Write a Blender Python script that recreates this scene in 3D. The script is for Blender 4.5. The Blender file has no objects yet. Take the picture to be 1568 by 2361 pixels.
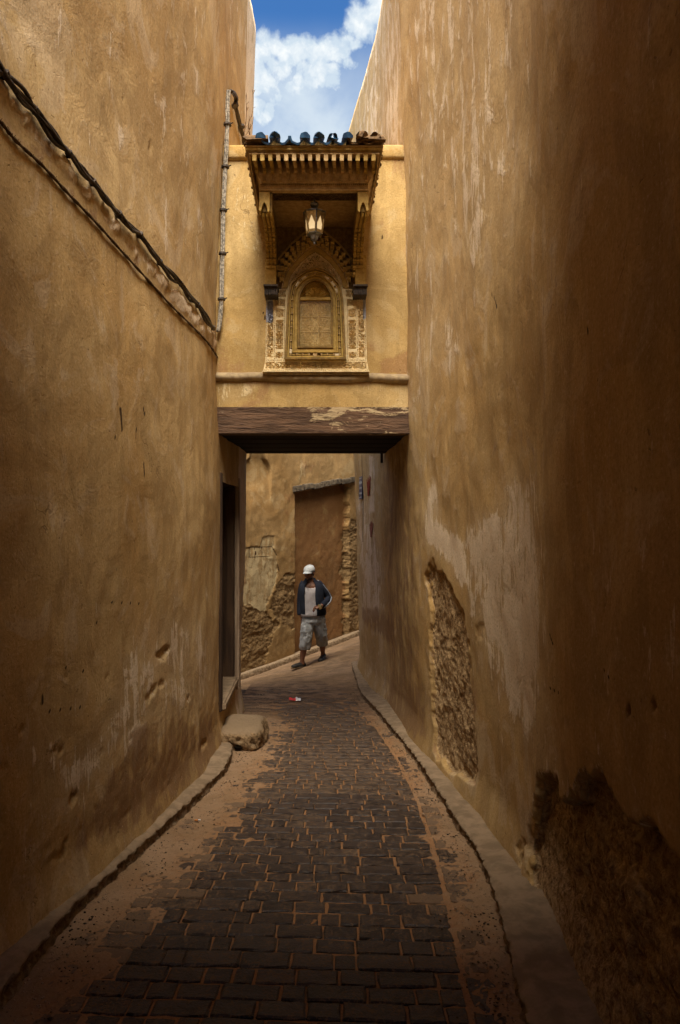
import bpy, bmesh, math, random
import numpy as np
from mathutils import Vector, Matrix

random.seed(7)
SC = bpy.context.scene
COL = SC.collection

# ------------------------------------------------------------------ camera
EYE = 1.6
cam_data = bpy.data.cameras.new('camera')
CAM = bpy.data.objects.new('camera', cam_data)
COL.objects.link(CAM)
CAM.location = (0, 0, EYE)
CAM.rotation_euler = (math.radians(90), 0, 0)
cam_data.sensor_fit = 'VERTICAL'
cam_data.sensor_height = 36
cam_data.lens = 24.0
cam_data.shift_x = 60 / 2361
cam_data.shift_y = 21.5 / 2361
cam_data.clip_start = 0.05
cam_data.clip_end = 500
SC.camera = CAM

# ------------------------------------------------------------------ exposure, sun, sky
vs = SC.view_settings
vs.view_transform = 'Standard'
vs.look = 'None'
vs.gamma = 1
vs.use_curve_mapping = False
vs.exposure = 1.83
SC.cycles.use_denoising = True
SC.cycles.max_bounces = 10
SC.cycles.diffuse_bounces = 6
SC.cycles.caustics_reflective = False
SC.cycles.caustics_refractive = False

SUN_DIR = Vector((-0.03, -0.58, 0.81)).normalized()      # towards the sun: high, behind the camera
sun_data = bpy.data.lights.new('sun', 'SUN')
sun_data.energy = 5.0
sun_data.angle = math.radians(50)                        # soft light through bright cloud
sun_data.color = (1.0, 0.90, 0.76)
SUN = bpy.data.objects.new('sun', sun_data)
COL.objects.link(SUN)
SUN.rotation_euler = (-SUN_DIR).to_track_quat('-Z', 'Y').to_euler()

W = bpy.data.worlds.new('World')
SC.world = W
W.use_nodes = True


def wsky():
    nt = W.node_tree
    nt.nodes.clear()
    N, L = nt.nodes, nt.links
    out = N.new('ShaderNodeOutputWorld')
    bg = N.new('ShaderNodeBackground')
    bg.inputs['Strength'].default_value = 0.05
    L.new(bg.outputs[0], out.inputs[0])
    sky = N.new('ShaderNodeTexSky')
    sky.sky_type = 'NISHITA'
    sky.sun_disc = False
    sky.sun_elevation = math.asin(SUN_DIR.z)
    sky.sun_rotation = math.atan2(SUN_DIR.x, SUN_DIR.y)
    sky.air_density = 1.0
    sky.dust_density = 0.6
    sky.ozone_density = 1.6
    tc = N.new('ShaderNodeTexCoord')
    D = tc.outputs['Generated']

    def mth(op, a, b=None, clamp=False):
        n = N.new('ShaderNodeMath')
        n.operation = op
        n.use_clamp = clamp
        for k, v in enumerate((a, b)):
            if v is None:
                continue
            if isinstance(v, (int, float)):
                n.inputs[k].default_value = v
            else:
                L.new(v, n.inputs[k])
        return n.outputs[0]

    def noise(scale, detail, rough, dist=0.0):
        n = N.new('ShaderNodeTexNoise')
        n.inputs['Scale'].default_value = scale
        n.inputs['Detail'].default_value = detail
        n.inputs['Roughness'].default_value = rough
        n.inputs['Distortion'].default_value = dist
        L.new(D, n.inputs['Vector'])
        return n.outputs['Fac']

    def smooth(v, a, b):
        n = N.new('ShaderNodeMapRange')
        n.interpolation_type = 'SMOOTHSTEP'
        n.inputs['From Min'].default_value = a
        n.inputs['From Max'].default_value = b
        L.new(v, n.inputs['Value'])
        return n.outputs['Result']

    big = noise(38, 9, 0.54, 0.2)
    bank = None
    # a bank of cumulus heads: direction (pixel of the photo it was measured at) and angular radius
    for (X, Y, r) in ((570, 140, .022), (590, 137, .019), (612, 124, .018), (632, 116, .018), (655, 131, .018), (680, 126, .019), (700, 124, .019), (725, 128, .019), (750, 124, .019),
                      (772, 124, .019), (795, 118, .018), (812, 108, .015), (832, 62, .017), (848, 42, .018), (864, 34, .018), (886, 22, .022), (600, 165, .018), (630, 150, .018),
                      (742, 152, .018), (768, 156, .017), (702, 150, .018), (740, 178, .016), (690, 178, .014), (668, 202, .013), (646, 226, .014), (560, 175, .03), (610, 185, .018), (765, 185, .016), (715, 165, .018), (655, 160, .018), (800, 140, .014), (620, 262, .014), (660, 268, .012), (580, 250, .02), (930, 0, .04)):
        v = Vector(((X - 724) / 1574, 1, (1202 - Y) / 1574)).normalized()
        dn = N.new('ShaderNodeVectorMath')
        dn.operation = 'DISTANCE'
        L.new(D, dn.inputs[0])
        dn.inputs[1].default_value = v
        t = mth('MULTIPLY', mth('SUBTRACT', r * 1.28, dn.outputs['Value']), 1 / .018)
        bank = t if bank is None else mth('MAXIMUM', bank, t)
    f = mth('ADD', bank, mth('MULTIPLY', mth('SUBTRACT', big, 0.5), 2.9))
    cum = smooth(f, -0.12, 0.75)
    core = smooth(f, 0.0, 2.0)
    # thin veil low over the roofs, broken by a soft noise; and loose cloud all round
    sep = N.new('ShaderNodeSeparateXYZ')
    L.new(D, sep.inputs[0])
    soft = noise(7, 6, 0.55, 0.3)
    veil = mth('MULTIPLY', smooth(sep.outputs['Z'], 0.60, 0.53), mth('ADD', 0.55, mth('MULTIPLY', smooth(soft, 0.36, 0.62), 0.42)))
    loose = mth('MULTIPLY', smooth(noise(3.2, 8, 0.6, 0.4), 0.56, 0.72), smooth(sep.outputs['Y'], 0.45, 0.1))
    cov = mth('MAXIMUM', mth('MAXIMUM', cum, veil), loose)
    cr = N.new('ShaderNodeMix')
    cr.data_type = 'RGBA'
    cr.inputs['A'].default_value = (3.1, 3.9, 4.7, 1)
    cr.inputs['B'].default_value = (5.5, 5.7, 5.75, 1)
    shade = mth('ADD', mth('MULTIPLY', core, 0.50), mth('MULTIPLY', mth('SUBTRACT', noise(64, 10, 0.6, 0.3), 0.40), 2.4), True)
    L.new(mth('MAXIMUM', mth('MULTIPLY', shade, cum), mth('MULTIPLY', soft, 0.5)), cr.inputs['Factor'])
    mx = N.new('ShaderNodeMix')
    mx.data_type = 'RGBA'
    L.new(cov, mx.inputs['Factor'])
    deep = N.new('ShaderNodeMix')
    deep.data_type = 'RGBA'
    deep.blend_type = 'MULTIPLY'
    deep.inputs['Factor'].default_value = 1
    deep.inputs['B'].default_value = (0.38, 0.74, 1.08, 1)
    L.new(sky.outputs[0], deep.inputs['A'])
    L.new(deep.outputs['Result'], mx.inputs['A'])
    L.new(cr.outputs['Result'], mx.inputs['B'])
    L.new(mx.outputs['Result'], bg.inputs['Color'])


wsky()

# ------------------------------------------------------------------ numbers
F = 1574.0


def P(X, Y, d):
    """The place seen at photo pixel X, Y (1568 x 2361) at depth d."""
    return Vector(((X - 724) / F * d, d, EYE + (1202 - Y) / F * d))


def proj(x, y, z):
    y = np.maximum(y, 0.3)
    return 724 + F * x / y, 1202 - F * (z - EYE) / y


def sstep(a, b, x):
    t = np.clip((np.asarray(x, float) - a) / (b - a), 0, 1)
    return t * t * (3 - 2 * t)


def _hash(ix, iy, seed):
    h = (ix.astype(np.int64) * 374761393 + iy.astype(np.int64) * 668265263 + seed * 974634777) & 0xffffffff
    h = ((h ^ (h >> 13)) * 1274126177) & 0xffffffff
    h = h ^ (h >> 16)
    return (h & 0xffffff) / float(0xffffff)


def vnoise(x, y, seed=0):
    x = np.asarray(x, float)
    y = np.asarray(y, float)
    x, y = np.broadcast_arrays(x, y)
    ix, iy = np.floor(x), np.floor(y)
    fx, fy = x - ix, y - iy
    fx = fx * fx * fx * (fx * (fx * 6 - 15) + 10)
    fy = fy * fy * fy * (fy * (fy * 6 - 15) + 10)
    a, b = _hash(ix, iy, seed), _hash(ix + 1, iy, seed)
    c, d = _hash(ix, iy + 1, seed), _hash(ix + 1, iy + 1, seed)
    return (a * (1 - fx) + b * fx) * (1 - fy) + (c * (1 - fx) + d * fx) * fy


def fbm(x, y, octv=4, seed=0, gain=0.5):
    s, a, n = 0, 1.0, 0
    for k in range(octv):
        s = s + a * vnoise(np.asarray(x) * 2 ** k + 17.3 * k, np.asarray(y) * 2 ** k - 9.1 * k, seed + k)
        n += a
        a *= gain
    return s / n


def worley(x, y, seed=0):
    x = np.asarray(x, float)
    y = np.asarray(y, float)
    x, y = np.broadcast_arrays(x, y)
    ix, iy = np.floor(x), np.floor(y)
    best = np.full(x.shape, 9.0)
    second = np.full(x.shape, 9.0)
    for ox in (-1, 0, 1):
        for oy in (-1, 0, 1):
            cx, cy = ix + ox, iy + oy
            d = np.hypot(cx + _hash(cx, cy, seed) - x, cy + _hash(cx, cy, seed + 5) - y)
            second = np.minimum(second, np.maximum(best, d))
            best = np.minimum(best, d)
    return best, second


def polysdf(X, Y, poly):
    """Signed distance (negative inside) from points to a polygon."""
    p = np.asarray(poly, float)
    d = np.full(X.shape, 1e9)
    inside = np.zeros(X.shape, bool)
    n = len(p)
    for i in range(n):
        a, b = p[i], p[(i + 1) % n]
        e = b - a
        wx, wy = X - a[0], Y - a[1]
        t = np.clip((wx * e[0] + wy * e[1]) / (e @ e), 0, 1)
        d = np.minimum(d, np.hypot(wx - t * e[0], wy - t * e[1]))
        c = ((a[1] > Y) != (b[1] > Y)) & (X < (b[0] - a[0]) * (Y - a[1]) / (b[1] - a[1] + 1e-12) + a[0])
        inside ^= c
    return np.where(inside, -d, d)


# ------------------------------------------------------------------ object helpers
def tag(o, label=None, cat=None, group=None, kind=None):
    if label:
        o['label'] = label
    if cat:
        o['category'] = cat
    if group:
        o['group'] = group
    if kind:
        o['kind'] = kind
    return o


def empty(name, loc=(0, 0, 0), parent=None):
    o = bpy.data.objects.new(name, None)
    COL.objects.link(o)
    o.location = loc
    o.empty_display_size = 0.1
    if parent:
        o.parent = parent
    return o


def link(name, me, mat=None, parent=None):
    o = bpy.data.objects.new(name, me)
    COL.objects.link(o)
    if mat is not None and not me.materials:
        me.materials.append(mat)
    if parent is not None:
        o.parent = parent
        o.matrix_parent_inverse = Matrix.Translation(-parent.location) if parent.parent is None else Matrix.Translation(-parent.location)
    return o


def np_mesh(name, verts, quads, attrs=None, smooth=True):
    me = bpy.data.meshes.new(name)
    verts = np.ascontiguousarray(verts, np.float32)
    quads = np.ascontiguousarray(quads, np.int32)
    me.vertices.add(len(verts))
    me.vertices.foreach_set('co', verts.ravel())
    me.loops.add(quads.size)
    me.loops.foreach_set('vertex_index', quads.ravel())
    me.polygons.add(len(quads))
    me.polygons.foreach_set('loop_start', np.arange(0, quads.size, quads.shape[1], dtype=np.int32))
    me.polygons.foreach_set('use_smooth', np.full(len(quads), smooth))
    for k, v in (attrs or {}).items():
        at = me.attributes.new(k, 'FLOAT', 'POINT')
        at.data.foreach_set('value', np.ascontiguousarray(v, np.float32).ravel())
    me.update(calc_edges=True)
    me.validate()
    return me


def grid_quads(n, m, flip=False):
    i = np.arange(n * m).reshape(n, m)
    q = np.stack([i[:-1, :-1], i[1:, :-1], i[1:, 1:], i[:-1, 1:]], -1).reshape(-1, 4)
    return q[:, ::-1] if flip else q


class MB:
    """Collects simple shapes and links them as one mesh object."""

    def __init__(self):
        self.bm = bmesh.new()

    def quad(self, pts):
        self.bm.faces.new([self.bm.verts.new(p) for p in pts])

    def box(self, c, s, rot=None, taper=1.0):
        vs_ = []
        for sx, sy, sz in ((-1, -1, -1), (1, -1, -1), (1, 1, -1), (-1, 1, -1), (-1, -1, 1), (1, -1, 1), (1, 1, 1), (-1, 1, 1)):
            k = taper if sz > 0 else 1
            v = Vector((sx * s[0] / 2 * k, sy * s[1] / 2 * k, sz * s[2] / 2))
            if rot is not None:
                v = rot @ v
            vs_.append(self.bm.verts.new(v + Vector(c)))
        for f in ((3, 2, 1, 0), (4, 5, 6, 7), (0, 1, 5, 4), (1, 2, 6, 5), (2, 3, 7, 6), (3, 0, 4, 7)):
            self.bm.faces.new([vs_[i] for i in f])
        return self

    def hexa(self, pts):
        v = [self.bm.verts.new(p) for p in pts]
        for f in ((3, 2, 1, 0), (4, 5, 6, 7), (0, 1, 5, 4), (1, 2, 6, 5), (2, 3, 7, 6), (3, 0, 4, 7)):
            self.bm.faces.new([v[i] for i in f])
        return self

    def prism(self, pts, off):
        """pts: polygon in space, extruded by the vector off."""
        off = Vector(off)
        a = [self.bm.verts.new(Vector(p)) for p in pts]
        b = [self.bm.verts.new(Vector(p) + off) for p in pts]
        n = len(pts)
        self.bm.faces.new(a[::-1])
        self.bm.faces.new(b)
        for i in range(n):
            self.bm.faces.new((a[i], a[(i + 1) % n], b[(i + 1) % n], b[i]))
        return self

    def ring(self, outer, inner, off):
        """Frame between two polygons with equal point counts, extruded by off."""
        off = Vector(off)
        n = len(outer)
        A = [self.bm.verts.new(Vector(p)) for p in outer]
        B = [self.bm.verts.new(Vector(p)) for p in inner]
        C = [self.bm.verts.new(Vector(p) + off) for p in outer]
        D_ = [self.bm.verts.new(Vector(p) + off) for p in inner]
        for i in range(n):
            j = (i + 1) % n
            self.bm.faces.new((A[i], A[j], B[j], B[i]))
            self.bm.faces.new((A[j], A[i], C[i], C[j]))
            self.bm.faces.new((B[i], B[j], D_[j], D_[i]))
            self.bm.faces.new((D_[i], D_[j], C[j], C[i]))
        return self

    def loft(self, rings, caps=True, closed=True):
        R = [[self.bm.verts.new(p) for p in r] for r in rings]
        n = len(R[0])
        for a, b in zip(R, R[1:]):
            for i in range(n if closed else n - 1):
                j = (i + 1) % n
                self.bm.faces.new((a[i], a[j], b[j], b[i]))
        if caps and closed:
            self.bm.faces.new(R[0][::-1])
            self.bm.faces.new(R[-1])
        return self

    def tube(self, pts, r, n=8, caps=True):
        pts = [Vector(p) for p in pts]
        rr = r if isinstance(r, (list, tuple)) else [r] * len(pts)
        up = Vector((0.13, 0.21, 1)).normalized()
        rings = []
        for i, p in enumerate(pts):
            t = (pts[min(i + 1, len(pts) - 1)] - pts[max(i - 1, 0)]).normalized()
            a = t.cross(up)
            if a.length < 1e-3:
                a = t.cross(Vector((1, 0, 0)))
            a.normalize()
            b = t.cross(a)
            q = rr[i]
            ra, rb = q if isinstance(q, tuple) else (q, q)
            rings.append([p + a * ra * math.cos(2 * math.pi * k / n) + b * rb * math.sin(2 * math.pi * k / n) for k in range(n)])
        return self.loft(rings, caps)

    def lathe(self, c, prof, n=12, phase=0.0):
        """prof: list of (radius, z); revolved about the vertical through c."""
        c = Vector(c)
        rings = [[c + Vector((r * math.cos(phase + 2 * math.pi * k / n), r * math.sin(phase + 2 * math.pi * k / n), z)) for k in range(n)] for r, z in prof]
        return self.loft(rings)

    def ball(self, c, r, n=10, m=7):
        rx, ry, rz = r if isinstance(r, tuple) else (r, r, r)
        c = Vector(c)
        rings = []
        for j in range(1, m):
            a = math.pi * j / m
            rings.append([c + Vector((rx * math.sin(a) * math.cos(2 * math.pi * k / n), ry * math.sin(a) * math.sin(2 * math.pi * k / n), -rz * math.cos(a))) for k in range(n)])
        return self.loft(rings)

    def build(self, name, mat, parent=None, smooth=False, bevel=0.0, seg=1):
        bmesh.ops.recalc_face_normals(self.bm, faces=self.bm.faces)
        if bevel:
            bmesh.ops.bevel(self.bm, geom=list(self.bm.edges), offset=bevel, segments=seg, affect='EDGES', clamp_overlap=True)
        me = bpy.data.meshes.new(name)
        self.bm.to_mesh(me)
        self.bm.free()
        if smooth:
            me.polygons.foreach_set('use_smooth', np.ones(len(me.polygons), bool))
        return link(name, me, mat, parent)


def copy_of(o, parent=None):
    c = o.copy()
    COL.objects.link(c)
    if parent is not None:
        c.parent = parent
    return c


# ------------------------------------------------------------------ materials
class NT:
    def __init__(self, name, rough=0.9, spec=0.2):
        self.m = bpy.data.materials.new(name)
        self.m.use_nodes = True
        self.t = self.m.node_tree
        self.N, self.L = self.t.nodes, self.t.links
        self.b = self.N['Principled BSDF']
        self.b.inputs['Roughness'].default_value = rough
        self.b.inputs['Specular IOR Level'].default_value = spec
        self.tc = self.N.new('ShaderNodeTexCoord')
        self.pos = self.tc.outputs['Object']

    def vec(self, scale, world=False):
        n = self.N.new('ShaderNodeMapping')
        n.inputs['Scale'].default_value = scale
        if world:
            g = self.N.new('ShaderNodeNewGeometry')
            self.L.new(g.outputs['Position'], n.inputs['Vector'])
        else:
            self.L.new(self.pos, n.inputs['Vector'])
        return n.outputs[0]

    def noise(self, scale, detail=6, rough=0.55, dist=0.0, stretch=None, world=True):
        n = self.N.new('ShaderNodeTexNoise')
        n.inputs['Scale'].default_value = scale
        n.inputs['Detail'].default_value = detail
        n.inputs['Roughness'].default_value = rough
        n.inputs['Distortion'].default_value = dist
        self.L.new(self.vec(stretch or (1, 1, 1), world), n.inputs['Vector'])
        return n.outputs['Fac']

    def voro(self, scale, feature='F1', stretch=None):
        n = self.N.new('ShaderNodeTexVoronoi')
        n.feature = feature
        n.inputs['Scale'].default_value = scale
        self.L.new(self.vec(stretch or (1, 1, 1), True), n.inputs['Vector'])
        return n.outputs['Distance']

    def math(self, op, a, b=None, clamp=False):
        n = self.N.new('ShaderNodeMath')
        n.operation = op
        n.use_clamp = clamp
        for k, v in enumerate((a, b)):
            if v is None:
                continue
            if isinstance(v, (int, float)):
                n.inputs[k].default_value = v
            else:
                self.L.new(v, n.inputs[k])
        return n.outputs[0]

    def smooth(self, v, a, b, lo=0.0, hi=1.0):
        n = self.N.new('ShaderNodeMapRange')
        n.interpolation_type = 'SMOOTHSTEP'
        n.inputs['From Min'].default_value = a
        n.inputs['From Max'].default_value = b
        n.inputs['To Min'].default_value = lo
        n.inputs['To Max'].default_value = hi
        self.L.new(v, n.inputs['Value'])
        return n.outputs['Result']

    def mix(self, f, a, b, mode='MIX'):
        n = self.N.new('ShaderNodeMix')
        n.data_type = 'RGBA'
        n.blend_type = mode
        for key, v in (('Factor', f), ('A', a), ('B', b)):
            if isinstance(v, tuple):
                n.inputs[key].default_value = (*v, 1) if len(v) == 3 else v
            elif isinstance(v, (int, float)):
                n.inputs[key].default_value = v
            else:
                self.L.new(v, n.inputs[key])
        return n.outputs['Result']

    def attr(self, name):
        n = self.N.new('ShaderNodeAttribute')
        n.attribute_name = name
        return n.outputs['Fac']

    def objrand(self):
        return self.N.new('ShaderNodeObjectInfo').outputs['Random']

    def color(self, c):
        if isinstance(c, tuple):
            self.b.inputs['Base Color'].default_value = (*c, 1)
        else:
            self.L.new(c, self.b.inputs['Base Color'])
        return self

    def bump(self, h, dist=0.01, strength=1.0):
        n = self.N.new('ShaderNodeBump')
        n.inputs['Distance'].default_value = dist
        n.inputs['Strength'].default_value = strength
        self.L.new(h, n.inputs['Height'])
        self.L.new(n.outputs[0], self.b.inputs['Normal'])
        return self


def mat_plaster(name, base, warm, pale, stain, expo_a, expo_b, grain=1.0, rubble=1.9):
    """Old limewashed plaster; attributes pale, stain, expo and mark say where it is washed or lightened as if lit, damp, broken or scratched."""
    n = NT(name, 0.92, 0.15)
    big = n.noise(0.9, 7, 0.6, 0.6)
    mid = n.noise(4.5, 10, 0.66, 0.8)
    patch = n.noise(1.7, 9, 0.62, 1.2)
    streak = n.noise(7.0, 12, 0.68, 0.5, (1, 1, 0.14))
    runs = n.noise(20.0, 8, 0.68, 0.3, (1, 1, 0.07))
    fine = n.noise(75, 5, 0.65)
    brush = n.noise(46, 6, 0.65, 0.2, (1, 1, 0.12))
    c = n.mix(n.smooth(big, 0.36, 0.64), base, warm)
    c = n.mix(n.math('MULTIPLY', n.smooth(patch, 0.51, 0.56), 0.46), c, tuple(x * 0.66 for x in warm))
    c = n.mix(n.math('MULTIPLY', n.smooth(patch, 0.44, 0.39), 0.35), c, pale)
    c = n.mix(n.math('MULTIPLY', n.smooth(streak, 0.45, 0.62), 0.36), c, tuple(x * 0.62 for x in warm))
    c = n.mix(n.math('MULTIPLY', n.smooth(runs, 0.54, 0.66), 0.15), c, tuple(x * 0.55 for x in warm))
    c = n.mix(n.math('MULTIPLY', n.smooth(mid, 0.52, 0.68), 0.30), c, pale)
    c = n.mix(n.math('MULTIPLY', n.attr('pale'), 0.45, True), c, pale)
    pf = n.math('ADD', n.math('MULTIPLY', n.attr('pale'), 0.85), n.math('MULTIPLY', n.math('SUBTRACT', streak, 0.5), 1.55))
    pf = n.math('ADD', pf, n.math('MULTIPLY', n.math('SUBTRACT', brush, 0.5), 0.9))
    pf = n.math('ADD', pf, n.math('MULTIPLY', n.math('SUBTRACT', mid, 0.5), 1.2))
    c = n.mix(n.math('MULTIPLY', n.smooth(pf, 0.49, 0.60), 0.92), c, n.mix(brush, tuple(min(x * 1.30, .85) for x in pale), tuple(x * 0.95 for x in pale)))
    sf = n.math('ADD', n.attr('stain'), n.math('MULTIPLY', n.math('SUBTRACT', mid, 0.5), 1.3))
    sf = n.math('ADD', sf, n.math('MULTIPLY', n.math('SUBTRACT', streak, 0.5), 0.9))
    c = n.mix(n.math('MULTIPLY', n.smooth(sf, 0.34, 0.62), 0.8), c, stain)
    rub = n.noise(22, 9, 0.72, 0.5)
    rub2 = n.noise(55, 4, 0.6)
    rc = n.mix(n.smooth(rub, 0.36, 0.62), expo_a, expo_b)
    rc = n.mix(n.math('MULTIPLY', n.smooth(rub2, 0.5, 0.7), 0.5), rc, tuple(x * 1.3 for x in expo_b))
    ex = n.smooth(n.attr('expo'), 0.4, 0.6)
    c = n.mix(ex, c, rc)
    # grain, pinholes and hairline cracks
    c = n.mix(n.math('MULTIPLY', n.smooth(fine, 0.48, 0.70), 0.42 * grain), c, tuple(x * 0.45 for x in warm))
    c = n.mix(n.math('MULTIPLY', n.smooth(fine, 0.44, 0.30), 0.30 * grain), c, tuple(x * 1.25 for x in pale))
    pin = n.smooth(n.noise(38, 3, 0.5, 0.6), 0.69, 0.73)
    warp = n.N.new('ShaderNodeVectorMath')
    warp.operation = 'MULTIPLY_ADD'
    wn = n.N.new('ShaderNodeTexNoise')
    wn.inputs['Scale'].default_value = 3.0
    wn.inputs['Detail'].default_value = 6
    n.L.new(n.vec((1, 1, 1), True), wn.inputs['Vector'])
    n.L.new(wn.outputs['Color'], warp.inputs[0])
    warp.inputs[1].default_value = (0.5, 0.5, 0.5)
    n.L.new(n.vec((1, 1, 0.8), True), warp.inputs[2])
    vr = n.N.new('ShaderNodeTexVoronoi')
    vr.feature = 'DISTANCE_TO_EDGE'
    vr.inputs['Scale'].default_value = 1.5
    n.L.new(warp.outputs[0], vr.inputs['Vector'])
    crack = n.math('MULTIPLY', n.smooth(vr.outputs['Distance'], 0.006, 0.001), n.smooth(n.noise(1.3, 4, 0.6), 0.55, 0.64))
    dark = n.math('MAXIMUM', n.math('MULTIPLY', pin, 0.4), n.math('MULTIPLY', crack, 0.42))
    c = n.mix(dark, c, tuple(x * 0.25 for x in stain))
    c = n.mix(n.smooth(n.attr('mark'), 0.3, 0.7), c, tuple(x * 0.22 for x in stain))
    n.color(c)
    h = n.math('ADD', n.math('MULTIPLY', fine, 0.16), n.math('MULTIPLY', mid, 0.8))
    h = n.math('ADD', h, n.math('MULTIPLY', brush, 0.16))
    h = n.math('SUBTRACT', h, n.math('MULTIPLY', dark, 0.5))
    h = n.math('ADD', h, n.math('MULTIPLY', n.smooth(pf, 0.52, 0.58), 0.10))
    h = n.math('ADD', h, n.math('MULTIPLY', n.math('MULTIPLY', n.math('ADD', rub, n.math('MULTIPLY', rub2, 0.6)), ex), rubble))
    n.bump(h, 0.013, 0.8)
    return n.m


OCHRE, OCHRE_W = (0.49, 0.332, 0.138), (0.43, 0.262, 0.088)
PALE = (0.60, 0.48, 0.335)
STAIN = (0.25, 0.142, 0.066)
M = {}
M['plaster'] = mat_plaster('ochre_plaster', OCHRE, OCHRE_W, PALE, STAIN, (0.17, 0.098, 0.045), (0.50, 0.34, 0.17))
M['facade'] = mat_plaster('bridge_plaster', (0.465, 0.312, 0.120), (0.42, 0.262, 0.085), (0.55, 0.43, 0.24), (0.30, 0.165, 0.07), (0.12, 0.07, 0.03), (0.36, 0.23, 0.11))
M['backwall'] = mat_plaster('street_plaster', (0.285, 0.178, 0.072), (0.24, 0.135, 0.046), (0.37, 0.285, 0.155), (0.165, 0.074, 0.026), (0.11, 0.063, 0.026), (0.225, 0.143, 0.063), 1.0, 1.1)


def mat_simple(name, a, b, scale=12, rough=0.85, spec=0.2, bump=0.004, stretch=None, lo=0.38, hi=0.62, vary=0.0, detail=7):
    n = NT(name, rough, spec)
    f = n.noise(scale, detail, 0.62, 0.3, stretch)
    c = n.mix(n.smooth(f, lo, hi), a, b)
    if vary:
        c = n.mix(n.math('MULTIPLY', n.objrand(), vary), c, tuple(x * 0.35 for x in a))
    n.color(c)
    if bump:
        n.bump(f, bump, 0.8)
    return n.m


M['cement'] = mat_simple('kerb_cement', (0.20, 0.142, 0.086), (0.29, 0.207, 0.128), 9, 0.95, 0.1, 0.01)
M['cement_dirt_shade'] = mat_simple('dirt_shade_cement', (0.13, 0.088, 0.050), (0.27, 0.19, 0.115), 26, 0.95, 0.1, 0.02)  # kerb faces: splash dirt, with shade also mixed into the darker colour
M['ledge'] = mat_simple('ledge_cement', (0.27, 0.20, 0.12), (0.38, 0.285, 0.16), 14, 0.95, 0.1, 0.006)


def mat_ground():
    n = NT('trodden_sand', 0.95, 0.1)
    a = n.noise(2.2, 8, 0.6, 0.5)
    g = n.noise(90, 4, 0.7)
    p = n.noise(30, 6, 0.65, 0.4)
    c = n.mix(n.smooth(a, 0.35, 0.65), (0.255, 0.160, 0.085), (0.33, 0.215, 0.125))
    c = n.mix(n.smooth(p, 0.55, 0.72), c, (0.13, 0.08, 0.045))
    # rust-brown grit packed in the joints, where the sheet lies low
    c = n.mix(n.attr('joint'), c, n.mix(g, (0.23, 0.118, 0.052), (0.39, 0.208, 0.096)))
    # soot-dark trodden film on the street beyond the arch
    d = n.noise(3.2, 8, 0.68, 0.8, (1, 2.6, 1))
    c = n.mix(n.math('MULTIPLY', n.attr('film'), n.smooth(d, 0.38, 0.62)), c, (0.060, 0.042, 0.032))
    c = n.mix(n.math('MULTIPLY', n.smooth(g, 0.55, 0.75), 0.5), c, (0.42, 0.30, 0.19))
    c = n.mix(n.math('MULTIPLY', n.smooth(g, 0.42, 0.30), 0.5), c, (0.09, 0.05, 0.03))
    n.color(c)
    n.bump(n.math('ADD', g, n.math('MULTIPLY', p, 1.5)), 0.006, 0.8)
    return n.m


M['ground'] = mat_ground()


def mat_paver():
    n = NT('worn_stone_setts', 0.62, 0.35)
    a = n.noise(11, 7, 0.65, 0.5)
    g = n.noise(95, 5, 0.72)
    c = n.mix(n.smooth(a, 0.35, 0.65), (0.018, 0.013, 0.011), (0.040, 0.029, 0.023))
    c = n.mix(n.math('MULTIPLY', n.objrand(), 0.6), c, (0.055, 0.038, 0.030))
    dust = n.noise(24, 10, 0.72, 0.6)
    at = n.N.new('ShaderNodeAttribute')
    at.attribute_type = 'OBJECT'
    at.attribute_name = 'dust'
    dust = n.math('ADD', dust, n.math('MULTIPLY', at.outputs['Fac'], 0.42))
    d = n.smooth(n.math('ADD', dust, n.math('MULTIPLY', n.math('SUBTRACT', g, 0.5), 1.2)), 0.50, 0.72)
    c = n.mix(n.math('MULTIPLY', d, 0.75), c, n.mix(g, (0.15, 0.092, 0.050), (0.27, 0.175, 0.10)))
    c = n.mix(n.math('MULTIPLY', n.smooth(g, 0.60, 0.75), 0.4), c, (0.16, 0.12, 0.09))
    n.color(c)
    n.L.new(n.smooth(d, 0.0, 1.0, 0.42, 0.95), n.b.inputs['Roughness'])
    n.bump(n.math('ADD', n.math('MULTIPLY', a, 2.0), n.math('MULTIPLY', g, 0.5)), 0.006, 0.9)
    return n.m


M['paver'] = mat_paver()

# ------------------------------------------------------------------ lie of the land
P1, P2 = np.array((-1.2, 11.6)), np.array((0.873, 13.6))
BT = (P2 - P1) / np.linalg.norm(P2 - P1)          # along the far wall
BN = np.array((BT[1], -BT[0]))                    # from the far wall into the street


def gz(x, y):
    x = np.asarray(x, float)
    y = np.asarray(y, float)
    w = sstep(9.0, 12.0, y)
    return -0.08 * y + w * (0.273 * (np.clip(x, -4, 5) + 1.2) - 0.147)


LB = np.array([(-6, -1.30), (2.0, -1.34), (2.72, -1.255), (3.67, -1.09), (4.36, -.985), (5.3, -.875), (5.95, -.86), (6.33, -.863), (8.13, -.863)])
RB = np.array([(-6, .90), (1.6, .93), (2.45, .965), (3.0, 1.05), (3.57, 1.11), (4.5, 1.08), (5.6, 1.0), (6.2, .95), (8.13, .93), (10.4, .69)])
LK = np.array([(-6, -1.18), (2.0, -1.19), (2.51, -1.154), (3.14, -1.115), (3.76, -1.0), (4.62, -.84), (5.03, -.773), (5.34, -.715), (6.0, -.72), (6.6, -.80)])
RK = np.array([(-6, .55), (1.6, .62), (2.44, .741), (2.74, .79), (3.11, .856), (3.48, .894), (3.88, .914), (4.39, .90), (5.49, .879), (6.54, .82), (8.0, .717), (8.93, .624), (10.7, .58)])


def curve(tab, y, k=9, w=0.18):
    y = np.asarray(y, float)
    return sum(np.interp(y + o, tab[:, 0], tab[:, 1]) for o in np.linspace(-w, w, k)) / k


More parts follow.
